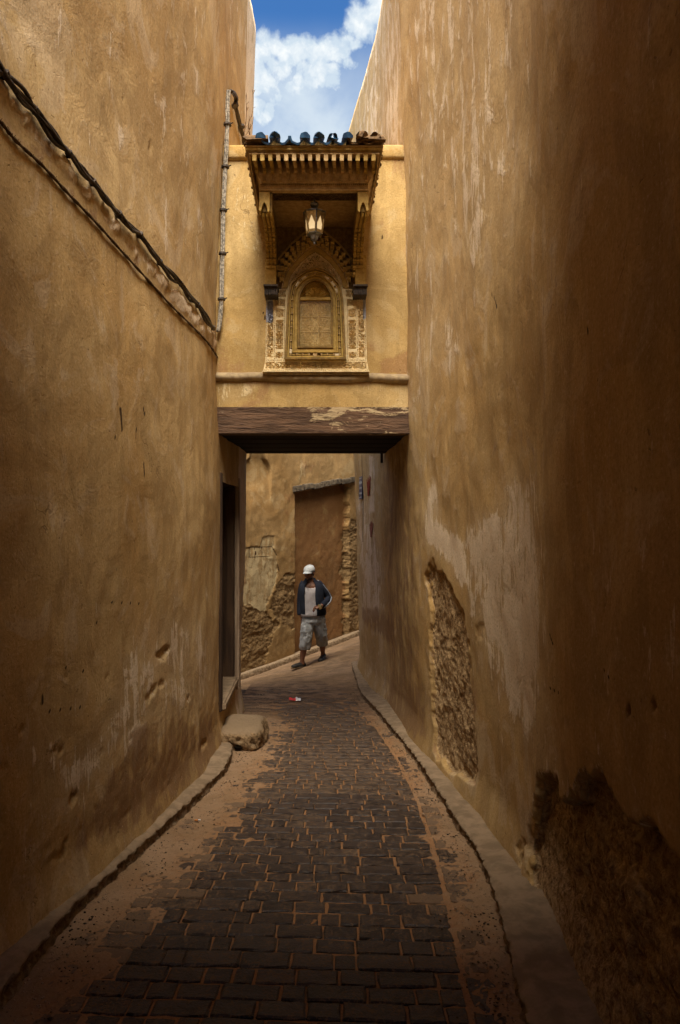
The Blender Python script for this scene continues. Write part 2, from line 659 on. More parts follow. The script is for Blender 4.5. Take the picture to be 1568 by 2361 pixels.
def xl(y):
    return curve(LB, y)


def xr(y):
    return curve(RB, y)


LEAN_R = 0.027


def lean_l(h, y):
    """How far the left wall leans into the alley at height h: nearly upright by the bridge, leaning at its far end."""
    near = np.interp(h, [0, 2.2, 2.9, 4.0, 5.5, 8.2], [0.0, 0.0, -.014, -.032, .045, .12])
    w = sstep(6.3, 7.9, y)
    return near * (1 - w) + w * .020 * h


def lean_r(h, y):
    return LEAN_R * h + 0 * y


def steps(*segs):
    out = [(lambda q: q[q < b - s * .4])(np.arange(a, b, s)) for a, b, s in segs]
    out.append([segs[-1][1]])
    return np.concatenate(out)


def path_wall(name, px, py, zs, side, lean, f, mat, parent=None, drop=None, cap=0.6):
    """A wall rising from the path; f returns its relief (metres into the wall) and its surface attributes."""
    dx, dy = np.gradient(px), np.gradient(py)
    ln = np.hypot(dx, dy)
    nx, ny = side * dy / ln, -side * dx / ln
    S = np.concatenate([[0], np.cumsum(np.hypot(np.diff(px), np.diff(py)))])
    n, m = len(px), len(zs)
    Z = np.broadcast_to(zs[None, :], (n, m)).copy()
    g = gz(px, py)[:, None]
    off = lean(Z - g, py[:, None] + 0 * Z)
    X0, Y0 = px[:, None] + nx[:, None] * off, py[:, None] + ny[:, None] * off
    U, V = proj(X0, Y0, Z)
    depth, attrs = f(U, V, X0, Y0, Z, np.broadcast_to(S[:, None], (n, m)), Z - g)
    X1, Y1 = X0 - nx[:, None] * depth, Y0 - ny[:, None] * depth
    if cap:
        X1 = np.concatenate([X1, X1[:, -1:] - nx[:, None] * cap], 1)
        Y1 = np.concatenate([Y1, Y1[:, -1:] - ny[:, None] * cap], 1)
        Z = np.concatenate([Z, Z[:, -1:]], 1)
        attrs = {k: np.concatenate([a, a[:, -1:]], 1) for k, a in attrs.items()}
        m += 1
    q = grid_quads(n, m)
    V3 = np.stack([X1, Y1, Z], -1).reshape(-1, 3)
    if drop is not None:
        c = V3[q].mean(1)
        q = q[~drop(c[:, 0], c[:, 1], c[:, 2])]
    me = np_mesh(name, V3, q, {k: a.ravel() for k, a in attrs.items()})
    return link(name, me, mat, parent)


def soft(U, V, poly, w, amp=1.0):
    return amp * sstep(w, -w, polysdf(U, V, poly))


def dents(U, V, lst):
    d = np.zeros(U.shape)
    w = fbm(U / 9., V / 9., 3, 91) - .5
    w2 = fbm(U / 8., V / 8., 3, 95) - .5
    for (x, y, rx, ry, dep) in lst:
        q = np.hypot((U - x) / rx + 1.3 * w + .4 * (V - y) / ry, (V - y) / ry + 1.3 * w2)
        d = np.maximum(d, dep * sstep(1.05, 0.75 if y % 2 else .4, q))
    return d


def scratches(U, V, lst):
    m = np.zeros(U.shape)
    for (x0, y0, x1, y1, w) in lst:
        e = np.array((x1 - x0, y1 - y0), float)
        t = np.clip(((U - x0) * e[0] + (V - y0) * e[1]) / (e @ e), 0, 1)
        m = np.maximum(m, sstep(w * 1.3, w * 0.4, np.hypot(U - x0 - t * e[0], V - y0 - t * e[1])))
    return m


# ------------------------------------------------------------------ right house
PA = [(999, 1287), (990, 1305), (982, 1326), (986, 1370), (991, 1424), (993, 1497), (994, 1585), (998, 1660), (1006, 1735), (1040, 1775), (1102, 1810),
      (1101, 1700), (1092, 1620), (1086, 1570), (1081, 1497), (1069, 1412), (1047, 1363), (1022, 1316), (1010, 1318), (1004, 1300)]
PB = [(1244, 1781), (1238, 1800), (1227, 1857), (1220, 1900), (1211, 1952), (1216, 1990), (1227, 2042), (1245, 2110), (1272, 2187), (1310, 2270), (1351, 2345), (1420, 2480), (1700, 9000), (4000, 9000),
      (4000, 4600), (1900, 2420), (1700, 2150), (1600, 2030), (1568, 1993), (1530, 1945), (1510, 1915), (1499, 1902), (1490, 1899), (1474, 1907), (1455, 1885), (1433, 1865), (1410, 1830),
      (1392, 1800), (1378, 1790), (1370, 1778), (1362, 1786), (1355, 1772), (1346, 1771), (1336, 1782), (1330, 1790), (1316, 1803), (1303, 1838), (1293, 1843), (1284, 1838), (1277, 1812), (1266, 1792), (1252, 1786)]


def right_face(U, V, X, Y, Z, S, H):
    n1 = fbm(S * 9, Z * 9, 4, 3)
    mpp = np.clip(Y, 0.5, 20) / F
    front = (Y > 0.9) & (S > 1)
    sdA = polysdf(U, V, PA) + (n1 - .5) * 14
    sdB = polysdf(U, V, PB) + (n1 - .5) * 34 + (fbm(S * 40, Z * 14, 3, 8) - .5) * 16
    sdA = np.where((Y > 3.6) & (Y < 8), sdA, 999)
    sdB = np.where(Y < 4.6, sdB, 999)
    # the finish coat breaks first, the undercoat a little further in
    lip_w = 3 + 8 * fbm(S * 5, Z * 5, 3, 17)
    lip = np.maximum(sstep(1.5, -1.5, sdA), sstep(2.5, -2.5, sdB))
    expo = np.maximum(sstep(3, -3, sdA + lip_w * .35), sstep(3, -3, sdB + lip_w))
    w1, w2 = worley(S * 22 + fbm(S * 30, Z * 30, 2, 15), Z * 20, 5)
    rub = 0.85 * (fbm(S * 11, Z * 10, 6, 21, .66) - .5) - 0.10 * sstep(.05, .35, w2 - w1) * fbm(S * 3, Z * 3, 3, 9)
    depA = 0.034 + 0.05 * rub
    depB = 0.075 + 0.075 * rub - 0.03 * sstep(-30, -260, sdB)
    dep = np.where(sdA < sdB, depA, depB * (.25 + .75 * sstep(.02, .4, H))) * expo
    dep = dep * (1 - 0) + (lip - expo).clip(0, 1) * (.016 + .010 * (n1 - .5))
    # wide hand-laid waviness of old plaster
    wav = (fbm(S * 1.3, Z * 1.1, 4, 31) - .5) * 0.05 + (fbm(S * 6, Z * 3, 3, 37) - .5) * 0.007
    dep = dep + wav * sstep(-0.1, 0.5, H)
    # foot of the wall swells into the kerb
    dep = dep - 0.05 * sstep(0.34, 0.0, H) * (1 - 0.8 * expo)
    # past the arch, above its roof, the face steps back a little
    dep = dep + 0.035 * sstep(6.2, 6.25, Y) * sstep(4.7, 4.9, Z)
    dep = dep + dents(U, V, [(1447, 1637, 5, 14, .02), (1507, 1625, 7, 10, .02), (1108, 1455, 9, 28, .006), (1030, 1020, 3, 20, .004), (1385, 1390, 3, 26, .008)])
    pale = 0.16 + 0.10 * (fbm(S * .9, Z * .5, 3, 41) - .5)
    pale = pale + soft(U, V, [(930, -400), (1250, -400), (1205, 420), (1130, 640), (1080, 770), (1010, 860), (955, 980), (930, 980)], 55, .30)
    pale = pale + soft(U, V, [(1075, 1260), (1110, 1190), (1150, 1180), (1178, 1090), (1210, 1120), (1225, 1300), (1235, 1420), (1215, 1650), (1180, 1560), (1120, 1420), (1090, 1330)], 40, .72)
    pale = pale + soft(U, V, [(985, 1125), (1002, 1108), (1012, 1200), (1060, 1250), (1078, 1340), (1064, 1350), (1030, 1290), (1000, 1260), (975, 1250)], 16, .70)
    pale = pale + soft(U, V, [(1100, 1400), (1225, 1430), (1250, 1700), (1330, 1850), (1260, 1800), (1190, 1700), (1120, 1560)], 50, .36)
    pale = pale + soft(U, V, [(826, 1150), (850, 1150), (880, 1300), (880, 1420), (828, 1440)], 18, .5) + soft(U, V, [(850, 1050), (866, 1050), (866, 1180), (852, 1180)], 5, .5)  # passage wall washes, lightened further in place of light from the street opening
    pale = pale + soft(U, V, [(826, 1440), (930, 1560), (930, 1740), (826, 1560)], 30, .22)
    pale = pale + soft(U, V, [(820, 0), (936, 0), (936, 340), (818, 340)], 10, .40) * (Y > 6.2)
    pale = pale + soft(U, V, [(1280, 1200), (1700, 1000), (1700, 1400), (1300, 1750)], 120, .15)
    stain = 0.02 + soft(U, V, [(880, 1020), (955, 1020), (975, 1300), (985, 1700), (900, 1680), (880, 1300)], 25, .45)
    stain = stain + soft(U, V, [(830, 1395), (870, 1400), (905, 1440), (900, 1480), (850, 1450), (828, 1430)], 14, .5)
    stain = stain + soft(U, V, [(1180, 420), (1290, 350), (1330, 700), (1260, 1050), (1130, 1050), (1100, 800)], 60, .24)
    stain = stain + soft(U, V, [(1080, 1550), (1110, 1580), (1112, 1650), (1090, 1640)], 14, .4)
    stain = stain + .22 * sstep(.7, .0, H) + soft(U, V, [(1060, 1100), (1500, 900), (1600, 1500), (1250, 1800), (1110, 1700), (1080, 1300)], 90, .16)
    stain = stain + .42 * (lip - expo).clip(0, 1) * (Y > 3.6)
    rim = sstep(9, 3, sdB) * (1 - lip)
    pale = pale * (1 - .8 * (lip - expo).clip(0, 1)) + .35 * rim
    mark = scratches(U, V, [(1140, 690, 1146, 712, 1.6), (1128, 668, 1139, 688, 1.0), (1260, 1585, 1290, 1600, 1.2), (1262, 1460, 1270, 1485, 1.2), (1375, 1660, 1390, 1672, 1.4),
                            (836, 1048, 838, 1250, .8), (1345, 760, 1346, 775, 2.0), (1390, 1545, 1410, 1572, 1.2), (1306, 1905, 1312, 1950, 2)])
    return np.where(front, dep, wav), {'pale': pale, 'stain': stain, 'expo': expo * front, 'mark': mark * front}


house_r = tag(empty('house', (1.6, 4, -0.4)), 'tall ochre house on the right with bare rubble patches low in its plaster', 'house')
yr = steps((-6, .7, .3), (.7, 1.7, .04), (1.7, 2.0, .012), (2.0, 3.4, .007), (3.4, 4.2, .012), (4.2, 8.1, .016), (8.1, 10.36, .02))
rx_, ry_ = xr(yr), yr
rk = steps((0.04, 5, .2))
rx_ = np.concatenate([rx_, .70 + BT[0] * rk])
ry_ = np.concatenate([ry_, 10.41 + BT[1] * rk])
zr = steps((-1.15, .75, .009), (.75, 1.6, .013), (1.6, 4, .03), (4, 7.42, .06))
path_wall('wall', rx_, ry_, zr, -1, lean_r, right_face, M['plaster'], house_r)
mb = MB()
mb.prism([(1.45, -6, -1.3), (6, -6, -1.3), (6, 14.2, -1.3), (4.3, 14.2, -1.3), (1.25, 10.6, -1.3), (1.25, 6.2, -1.3), (1.5, 4, -1.3)], (0, 0, 8.6))
mb.build('roof_mass', M['plaster'], house_r)

# ------------------------------------------------------------------ left house
DY0, DY1, DZ0, DZ1 = 6.33, 7.38, -0.08, 1.975


def left_face(U, V, X, Y, Z, S, H):
    wav = (fbm(S * 1.2, Z * .9, 4, 51) - .5) * 0.05 + (fbm(S * 7, Z * 3, 3, 57) - .5) * 0.006
    dep = wav * sstep(-0.1, 0.5, H) - 0.04 * sstep(0.30, 0.0, H)
    front = (Y > 2.0) & (X > -1.6) & (Y < 8.1)
    dep = dep + front * dents(U, V, [(376, 1508, 14, 15, .022), (352, 1592, 7, 16, .02), (370, 1578, 6, 10, .012), (340, 1610, 8, 10, .010), (168, 1838, 8, 20, .024), (470, 1716, 6, 10, .02), (56, 1684, 12, 5, .014),
                             (150, 1942, 9, 8, .022), (146, 1966, 9, 9, .022), (130, 1975, 14, 6, .012), (135, 1730, 14, 8, .012), (158, 1560, 3, 7, .010), (220, 1510, 3, 6, .008), (250, 1560, 4, 6, .008),
                             (330, 874, 2, 5, .006), (352, 337, 4, 10, .008), (8, 1770, 12, 10, .012), (235, 1735, 3, 4, .01), (300, 1700, 5, 4, .008), (430, 1610, 4, 6, .01), (275, 1480, 4, 5, .008)])
    # pitted old render low down
    pit = fbm(S * 26, Z * 22, 3, 61)
    dep = dep + 0.007 * sstep(.70, .84, pit) * sstep(1.0, .2, H)
    rough = sstep(1.25, .3, H)
    dep = dep + rough * (fbm(S * 11, Z * 11, 4, 65) - .5) * 0.009
    pale = 0.18 + 0.12 * (fbm(S * .8, Z * .5, 3, 71) - .5)
    pale = pale + soft(U, V, [(-600, -500), (600, -500), (590, 330), (515, 330), (490, 720), (0, 150)], 60, .14)
    pale = pale + soft(U, V, [(330, 1430), (430, 1420), (505, 1470), (508, 1620), (420, 1640), (330, 1700), (230, 1780), (170, 1800), (250, 1640)], 40, .36)
    pale = pale + soft(U, V, [(60, 1700), (200, 1740), (260, 1800), (220, 1900), (100, 1900)], 50, .18)
    pale = pale + .55 * (Y > 7.40) * (X > -1.0) * (Y < 8.2)  # wall end past the door painted paler for light from the far street
    # old lime daubs under the cable
    line = 180 + (U - 0) * (585 / 497.)
    band = V - line
    pale = pale + .55 * sstep(8, 20, band) * sstep(60, 34, band) * sstep(.42, .60, fbm(U / 28., V / 28., 3, 77)) * (U > 20) * (U < 497)
    stain = 0.03 + .30 * sstep(10, 30, band) * sstep(135, 90, band) * (U < 500)
    stain = stain + soft(U, V, [(340, 1620), (400, 1600), (430, 1650), (500, 1620), (507, 1745), (400, 1830), (250, 1930), (170, 1960), (210, 1830), (290, 1720)], 34, .44)
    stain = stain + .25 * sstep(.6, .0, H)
    stain = stain + soft(U, V, [(475, 700), (503, 760), (505, 840), (490, 800)], 10, .4)
    mark = scratches(U, V, [(276, 940, 278, 990, 2.2), (330, 935, 334, 960, 2), (315, 985, 310, 1010, 1.5), (265, 975, 264, 1010, 1.3), (171, 1425, 174, 1438, 1.2), (229, 1415, 226, 1440, 1.1),
                            (158, 1535, 159, 1555, 1.2), (104, 1580, 106, 1625, 1.2), (186, 1545, 206, 1550, 1.2), (120, 1640, 190, 1630, 1.0), (240, 1388, 330, 1392, .7), (330, 1065, 333, 1110, 1.4)])
    daub = sstep(4, 14, band) * sstep(52, 30, band) * sstep(.44, .60, fbm(U / 22., V / 22., 4, 77)) * (U > -60) * (U < 497)
    dep = dep - daub * (.012 + .03 * (fbm(S * 22, Z * 22, 4, 79) - .45))
    pale = pale + .5 * daub
    edge = np.where((Y > 7.9) & (X > -1.0), 1, 0) * sstep(8.6, 7.9, Y)
    return dep, {'pale': pale, 'stain': stain, 'expo': np.zeros(U.shape), 'mark': mark * front}


house_l = tag(empty('house', (-1.8, 4, -0.4)), 'tall ochre house on the left carrying the cables, with a dark doorway', 'house')
yl = steps((-6, 2.2, .3), (2.2, 8.1, .017))
lx_, ly_ = xl(yl), yl
lk = steps((0.0, 2.4, .2))
lx_ = np.concatenate([lx_, -.90 - lk])
ly_ = np.concatenate([ly_, 8.13 - .2 * lk])
zl = steps((-1.15, 1.3, .017), (1.3, 5, .028), (5, 7.42, .06))
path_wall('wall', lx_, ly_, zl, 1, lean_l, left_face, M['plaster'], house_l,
          drop=lambda x, y, z: (y > DY0) & (y < DY1) & (z > DZ0) & (z < DZ1) & (x > -1.2))
mb = MB()
mb.prism([(-3.2, -6, -1.3), (-1.8, -6, -1.3), (-1.75, 2.4, -1.3), (-1.42, 5.6, -1.3), (-1.34, 7.95, -1.3), (-3.2, 7.55, -1.3)], (0, 0, 8.6))
mb.build('roof_mass', M['plaster'], house_l)

wood = NT('dark_door_wood', 0.8, 0.2)
wg = wood.noise(14, 7, 0.65, 0.4, (1, 1, 0.08))
wood.color(wood.mix(wood.smooth(wg, .35, .65), (0.030, 0.017, 0.010), (0.075, 0.042, 0.022)))
wood.bump(wg, .006)
M['door'] = wood.m
M['post'] = mat_simple('grey_worn_post', (0.20, 0.135, 0.085), (0.34, 0.245, 0.16), 12, .9, .15, .006, (2, 2, .15))
mb = MB()
xw = -0.845
for (c, s) in ((((xw - .17) - .0, DY0 - .035, .95), (.34, .07, 2.2)), ((xw - .19, DY1 + .035, .95), (.34, .07, 2.2)),
               ((xw - .19, (DY0 + DY1) / 2, DZ1 + .04), (.34, 1.2, .08))):
    mb.box(c, s)
fr = mb.build('door_jamb', M['door'], house_l, bevel=.008)
mb = MB()
mb.box((xw - .16, (DY0 + DY1) / 2, DZ0 - .035), (.38, 1.12, .07))
mb.build('door_sill', M['cement'], house_l, bevel=.015, seg=2)
dr = None
for k in range(5):
    mb = MB()
    w = (DY1 - DY0) / 5
    mb.box((xw - .30 + (.004 if k % 2 else 0), DY0 + w * (k + .5), (DZ0 + DZ1) / 2), (.035, w - .008, DZ1 - DZ0))
    if dr is None:
        dr = empty('door', (0, 0, 0), house_l)
        dr.matrix_parent_inverse = Matrix.Translation(-house_l.location)
    mb.build('plank', M['door'], dr, bevel=.004)
for z in (DZ0 + .45, DZ1 - .45):
    mb = MB()
    mb.box((xw - .275, (DY0 + DY1) / 2, z), (.03, DY1 - DY0, .11))
    mb.build('rail', M['door'], dr, bevel=.004)
# worn wooden door post on the far side of the opening
mb = MB()
mb.box((xw + .012, DY1 + .05, .93), (.05, .11, 2.30))
mb.build('door_post', M['post'], house_l, bevel=.012, seg=2)

# ------------------------------------------------------------------ kerbs


def kerb(name, yy, xin, xout, mat_top, mat_face, side, h=0.10, seed=0, zin=None):
    n = len(yy)
    nz = fbm(yy * 2.3, yy * 0 + 3, 4, seed) - .5
    ns = fbm(yy * 16, yy * 0 + 7, 4, seed + 3) - .5
    h = h * (1 + .5 * nz)
    xo = xout + side * (.04 * nz + .014 * ns)
    g = gz(xout, yy)
    prof = []
    W_ = xo - xin
    for t, dz in ((-.35, .015), (0.0, .012), (.25, .006), (.5, .003), (.75, .0), (.93, -.004), (1.0, -.014)):
        x = xin + W_ * t
        prof.append(np.stack([x, yy, g + h + dz + .010 * (fbm(x * 12, yy * 12, 3, seed + 9) - .5)], -1))
    for t, dx in ((.82, .012), (.6, .0), (.4, -.004), (.2, .004), (-.5, .008)):
        e = (fbm(yy * 22 + t * 50, yy * 0 + t * 31, 4, seed + 13) - .5) * .045
        prof.append(np.stack([xo + side * (dx - .008 + e), yy, g + h * t], -1))
    prof = np.stack(prof, 1)
    m = prof.shape[1]
    me = np_mesh(name, prof.reshape(-1, 3), grid_quads(n, m))
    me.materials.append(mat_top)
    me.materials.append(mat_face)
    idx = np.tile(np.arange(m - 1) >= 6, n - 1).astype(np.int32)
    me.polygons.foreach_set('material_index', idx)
    return tag(link(name, me), kind='structure')


yk = steps((-6, 2, .2), (2, 6.35, .012))
kl = kerb('kerb', yk, xl(yk) - .03, curve(LK, yk, w=.1), M['cement'], M['cement_dirt_shade'], 1, .095, 101)
tag(kl, 'low cement kerb curving along the foot of the left house')
yk = steps((-6, 2, .2), (2, 10.62, .012))
kr = kerb('kerb', yk, xr(yk) + .02, curve(RK, yk, w=.1), M['cement'], M['cement_dirt_shade'], -1, .085, 131)
tag(kr, 'pale cement kerb sweeping along the foot of the right house')

# ------------------------------------------------------------------ ground
EL = np.array([(0, -1.18), (2.44, -1.11), (3.26, -.97), (4.05, -.74), (5.34, -.60), (6.2, -.50), (7.15, -.44), (7.9, -.56), (8.6, -.80), (12, -1.2)])
EJ = np.array([(0, .45), (2.44, .56), (3.2, .64), (4.05, .70), (5.0, .735), (5.97, .72), (7.6, .62), (9.0, .52), (11, .45)])


def exposure(x, y):
    n = (fbm(x * 7, y * 5, 4, 201) - .5)
    n2 = (fbm(x * 38, y * 26, 4, 207, .65) - .5)
    l = sstep(-.14, .40, x - curve(EL, y) + n * .34 + n2 * .42)
    r = sstep(-.06, .28, curve(EJ, y) + .17 - x + n * .28 + n2 * .40)
    far = 1 - 0.62 * sstep(7.6, 9.4, y + n * 1.6)
    return l * r * far


def sand_z(x, y, e):
    s = .5 * (fbm(x * 3.0, y * 2.2, 4, 211) - .5) + .34 * (fbm(x * 26, y * 26, 4, 217, .6) - .5)
    return -0.0055 * e + 0.011 * (1 - e) + 0.020 * s * (1 - .3 * e)


blocks = []
yg = steps((1.9, 10.6, .016))
u = np.linspace(0, 1, 150)
A_, B_ = xl(yg) - .08, np.where(yg < 10.45, xr(yg) + .05, xr(yg) + .05)
gx = A_[:, None] + (B_ - A_)[:, None] * u[None, :]
gy = np.broadcast_to(yg[:, None], gx.shape)
e = exposure(gx, gy)
gZ = gz(gx, gy) + sand_z(gx, gy, e)
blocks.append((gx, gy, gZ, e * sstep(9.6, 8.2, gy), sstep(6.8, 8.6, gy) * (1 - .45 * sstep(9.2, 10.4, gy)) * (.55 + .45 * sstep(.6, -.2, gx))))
gx2, gy2 = np.meshgrid(steps((-7, -2.6, .25), (-2.6, 3, .03), (3, 7, .25)), steps((8.2, 12.6, .03), (12.6, 20, .2)), indexing='ij')
gZ2 = gz(gx2, gy2) + .010 * (fbm(gx2 * 3, gy2 * 3, 4, 221) - .5) + .012 * (fbm(gx2 * 14, gy2 * 14, 3, 223) - .5)
gZ2 = gZ2 - .05 * sstep(10.75, 10.5, gy2) * (gx2 < 3)
blocks.append((gx2, gy2, gZ2, np.zeros(gx2.shape), .45 * np.ones(gx2.shape)))
gx3, gy3 = np.meshgrid(np.linspace(-8, 8, 40), steps((-30, 1.95, .6)), indexing='ij')
blocks.append((gx3, gy3, gz(gx3, gy3) - .004, np.zeros(gx3.shape), np.zeros(gx3.shape)))
vv, qq, jj, ff, o = [], [], [], [], 0
for (a, b, c, j, fl) in blocks:
    vv.append(np.stack([a, b, c], -1).reshape(-1, 3))
    qq.append(grid_quads(*a.shape) + o)
    jj.append(j.ravel())
    ff.append(fl.ravel())
    o += a.size
GROUND = link('alley_ground', np_mesh('alley_ground', np.concatenate(vv), np.concatenate(qq), {'joint': np.concatenate(jj), 'film': np.concatenate(ff)}), M['ground'])
tag(GROUND, 'sandy alley floor paved with dark stone setts down the middle', kind='structure')

# setts: each an object of its own, the far ones joined


def sett_mesh(k):
    rnd = random.Random(k)
    xs, ys = (0, .035, .36, .66, .965, 1), (0, .06, .5, .94, 1)
    n, m = len(xs), len(ys)
    V_, Q_ = [], []
    for i, a in enumerate(xs):
        for j, b in enumerate(ys):
            ed = (i in (0, n - 1)) + (j in (0, m - 1))
            near = (i in (1, n - 2)) + (j in (1, m - 2))
            z = -.006 * min(ed, 1) - .003 * (ed == 2) + rnd.uniform(-.0022, .0022)
            ins = .014 * (ed == 2)
            V_.append((a - .5 + rnd.uniform(-.022, .022) - (a - .5) * 2 * ins, b - .5 + rnd.uniform(-.035, .035) - (b - .5) * 2 * ins * 2, z))
    for i in range(n - 1):
        for j in range(m - 1):
            Q_.append((i * m + j, (i + 1) * m + j, (i + 1) * m + j + 1, i * m + j + 1))
    loop = [i * m for i in range(n)] + [(n - 1) * m + j for j in range(1, m)] + [i * m + m - 1 for i in range(n - 2, -1, -1)] + [j for j in range(m - 2, 0, -1)]
    b0 = len(V_)
    for v in loop:
        x, y, z = V_[v]
        V_.append((x, y, -.05))
    for t in range(len(loop)):
        s = (t + 1) % len(loop)
        Q_.append((loop[s], loop[t], b0 + t, b0 + s))
    return np.array(V_), np.array(Q_)


SETT = [sett_mesh(k) for k in range(12)]
SETT_ME = []
for v, q in SETT:
    me = np_mesh('paver', v, q, smooth=False)
    me.materials.append(M['paver'])
    SETT_ME.append(me)
setts = []
rnd = random.Random(11)
y = 2.02
row = 0
while y < 9.6:
    pit = rnd.uniform(.098, .120)
    xa, xj = float(curve(EL, y)) - .30 + rnd.uniform(0, .12), float(curve(EJ, y))
    x = max(xa, float(curve(LK, min(y, 6.5))) + .03) if y < 6.6 else xa
    while x < xj - .05:
        w = rnd.choice((.09, .12, .15, .17, .20, .23)) * rnd.uniform(.92, 1.06)
        if x + w > xj - .05:
            w = xj - x
        setts.append((x + w / 2, y + pit / 2 - .045 * x, w - rnd.uniform(.005, .013), pit - rnd.uniform(.005, .011)))
        x += w
    y += pit
    row += 1
y = 2.05
while y < 8.3:                                              # edge course laid lengthwise along the right side
    l = rnd.uniform(.16, .26)
    xj = float(curve(EJ, y + l / 2))
    if xj + .14 < float(curve(RK, y)) - .0:
        setts.append((xj + .075, y + l / 2, .115, l - .012))
    y += l
setts.sort(key=lambda s: s[1])
far_v, far_q, o = [], [], 0
for i, (x, y, w, d) in enumerate(setts):
    k = rnd.randrange(12)
    z = float(gz(x, y)) + rnd.uniform(-.004, .005) + (.003 if y < 7 else 0)
    if i < 300:
        ob = bpy.data.objects.new('paver', SETT_ME[k])
        COL.objects.link(ob)
        ob.parent = GROUND
        ob.location = (x, y, z)
        ob.scale = (w, d, 1)
        ob['dust'] = float(np.clip(1.05 - 1.15 * exposure(np.array(x), np.array(y)) + rnd.uniform(-.12, .25), 0, 1))
        ob.rotation_euler = (-.08 + rnd.uniform(-.012, .012), rnd.uniform(-.012, .012), -.045 + rnd.uniform(-.02, .02))
    else:
        v, q = SETT[k]
        a = rnd.uniform(-.04, .02)
        vx, vy = v[:, 0] * w, v[:, 1] * d
        far_v.append(np.stack([x + vx * math.cos(a) - vy * math.sin(a), y + vx * math.sin(a) + vy * math.cos(a), z + v[:, 2] - .08 * vy], -1))
        far_q.append(q + o)
        o += len(v)
if far_v:
    pv_ = tag(link('paving', np_mesh('paving', np.concatenate(far_v), np.concatenate(far_q)), M['paver'], GROUND), kind='stuff')
    pv_['dust'] = .22

# ------------------------------------------------------------------ far house across the street
LEDGE = [(675, 1135), (740, 1122), (820, 1110)]


def back_pt(X, Y):
    """Point of the far wall seen at pixel X, Y."""
    r = (X - 724) / F
    # P1 + t*BT: x = r*y
    t = (r * P1[1] - P1[0]) / (BT[0] - r * BT[1])
    x, y = P1 + t * BT
    return Vector((x, y, EYE + (1202 - Y) / F * y))


EB1 = [(640, 1345), (660, 1325), (684, 1318), (684, 1445), (655, 1450), (640, 1425), (622, 1405), (625, 1375)]
EB2 = [(540, 1392), (580, 1396), (606, 1405), (644, 1440), (622, 1470), (618, 1520), (600, 1552), (540, 1570)]
EB3 = [(803, 1215), (812, 1200), (830, 1200), (830, 1480), (803, 1480), (800, 1330)]
PB1 = [(540, 1262), (628, 1260), (640, 1290), (642, 1325), (622, 1390), (596, 1440), (572, 1425), (560, 1390), (552, 1330), (540, 1325)]
PB2 = [(600, 1262), (606, 1240), (618, 1236), (633, 1236), (633, 1262)]


def back_face(U, V, X, Y, Z, S, H):
    n1 = fbm(S * 8, Z * 8, 4, 301)
    vis = (U > 530) & (U < 840)
    ex = np.zeros(U.shape)
    for poly in (EB1, EB2, EB3):
        ex = np.maximum(ex, sstep(2.5, -2.5, polysdf(U, V, poly) + (n1 - .5) * 26))
    ex = ex * vis
    w1, w2 = worley(S * 11, Z * 11, 305)
    dep = ex * (.020 + .060 * (fbm(S * 5, Z * 8, 6, 311, .62) - .5) - .006 * sstep(.08, .3, w2 - w1))
    ledge = np.interp(U, [-200, 675, 820, 1200], [1135, 1135, 1110, 1050])
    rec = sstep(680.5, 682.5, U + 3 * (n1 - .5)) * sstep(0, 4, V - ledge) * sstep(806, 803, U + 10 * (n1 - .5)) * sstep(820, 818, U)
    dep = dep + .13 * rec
    # blind arch head over the left bay
    q = np.hypot((U - 592) / 33., (V - 1092) / 40.)
    arch = np.where(V < 1092, sstep(1.04, .98, q), sstep(34, 32.5, np.abs(U - 592)) * sstep(1170, 1092, V))
    dep = dep + .07 * np.clip(arch, 0, 1) * vis
    pale_p = np.maximum(sstep(2, -2, polysdf(U, V, PB1) + (n1 - .5) * 12), sstep(2, -2, polysdf(U, V, PB2))) * vis
    dep = dep + .014 * pale_p * (1 - ex)
    dep = dep + (fbm(S * 1.4, Z * 1.2, 4, 321) - .5) * .07 + (fbm(S * 9, Z * 7, 3, 323) - .5) * .012
    pale = .1 + .62 * pale_p + soft(U, V, [(640, 1040), (830, 1040), (830, 1105), (680, 1130)], 14, .25)
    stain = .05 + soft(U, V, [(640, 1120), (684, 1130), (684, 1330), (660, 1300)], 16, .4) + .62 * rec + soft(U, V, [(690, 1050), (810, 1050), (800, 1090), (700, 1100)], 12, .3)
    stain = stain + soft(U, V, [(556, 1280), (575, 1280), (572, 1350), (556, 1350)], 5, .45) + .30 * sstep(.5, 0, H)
    mark = scratches(U, V, [(558, 1262, 628, 1261, .9), (628, 1261, 640, 1282, .8), (575, 1262, 575, 1285, .6), (588, 1262, 589, 1282, .6), (604, 1262, 606, 1284, .6), (590, 1272, 591, 1278, 1.6),
                            (556, 1285, 630, 1283, .6), (640, 1300, 644, 1318, 1)]) * vis
    return dep, {'pale': pale, 'stain': stain, 'expo': ex, 'mark': mark}


house_b = tag(empty('house', (P1[0], P1[1] + .8, -1.0)), 'low ochre house across the street with crumbling plaster behind the walking man', 'house')
sb = steps((-5, -.6, .2), (-.6, 3.3, .012), (3.3, 7, .2))
zb = steps((-2.2, -1.2, .1), (-1.2, 2.7, .012), (2.7, 3.4, .1))
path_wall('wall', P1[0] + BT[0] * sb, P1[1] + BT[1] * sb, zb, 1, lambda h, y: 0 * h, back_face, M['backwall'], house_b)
mb = MB()
c0, c1 = P1 - BT * 5 - BN * .5, P1 + BT * 7 - BN * .5
mb.prism([(*c0, -2.5), (*c1, -2.5), (*(c1 - BN * 3), -2.5), (*(c0 - BN * 3), -2.5)], (0, 0, 5.88))
mb.build('roof_mass', M['backwall'], house_b)

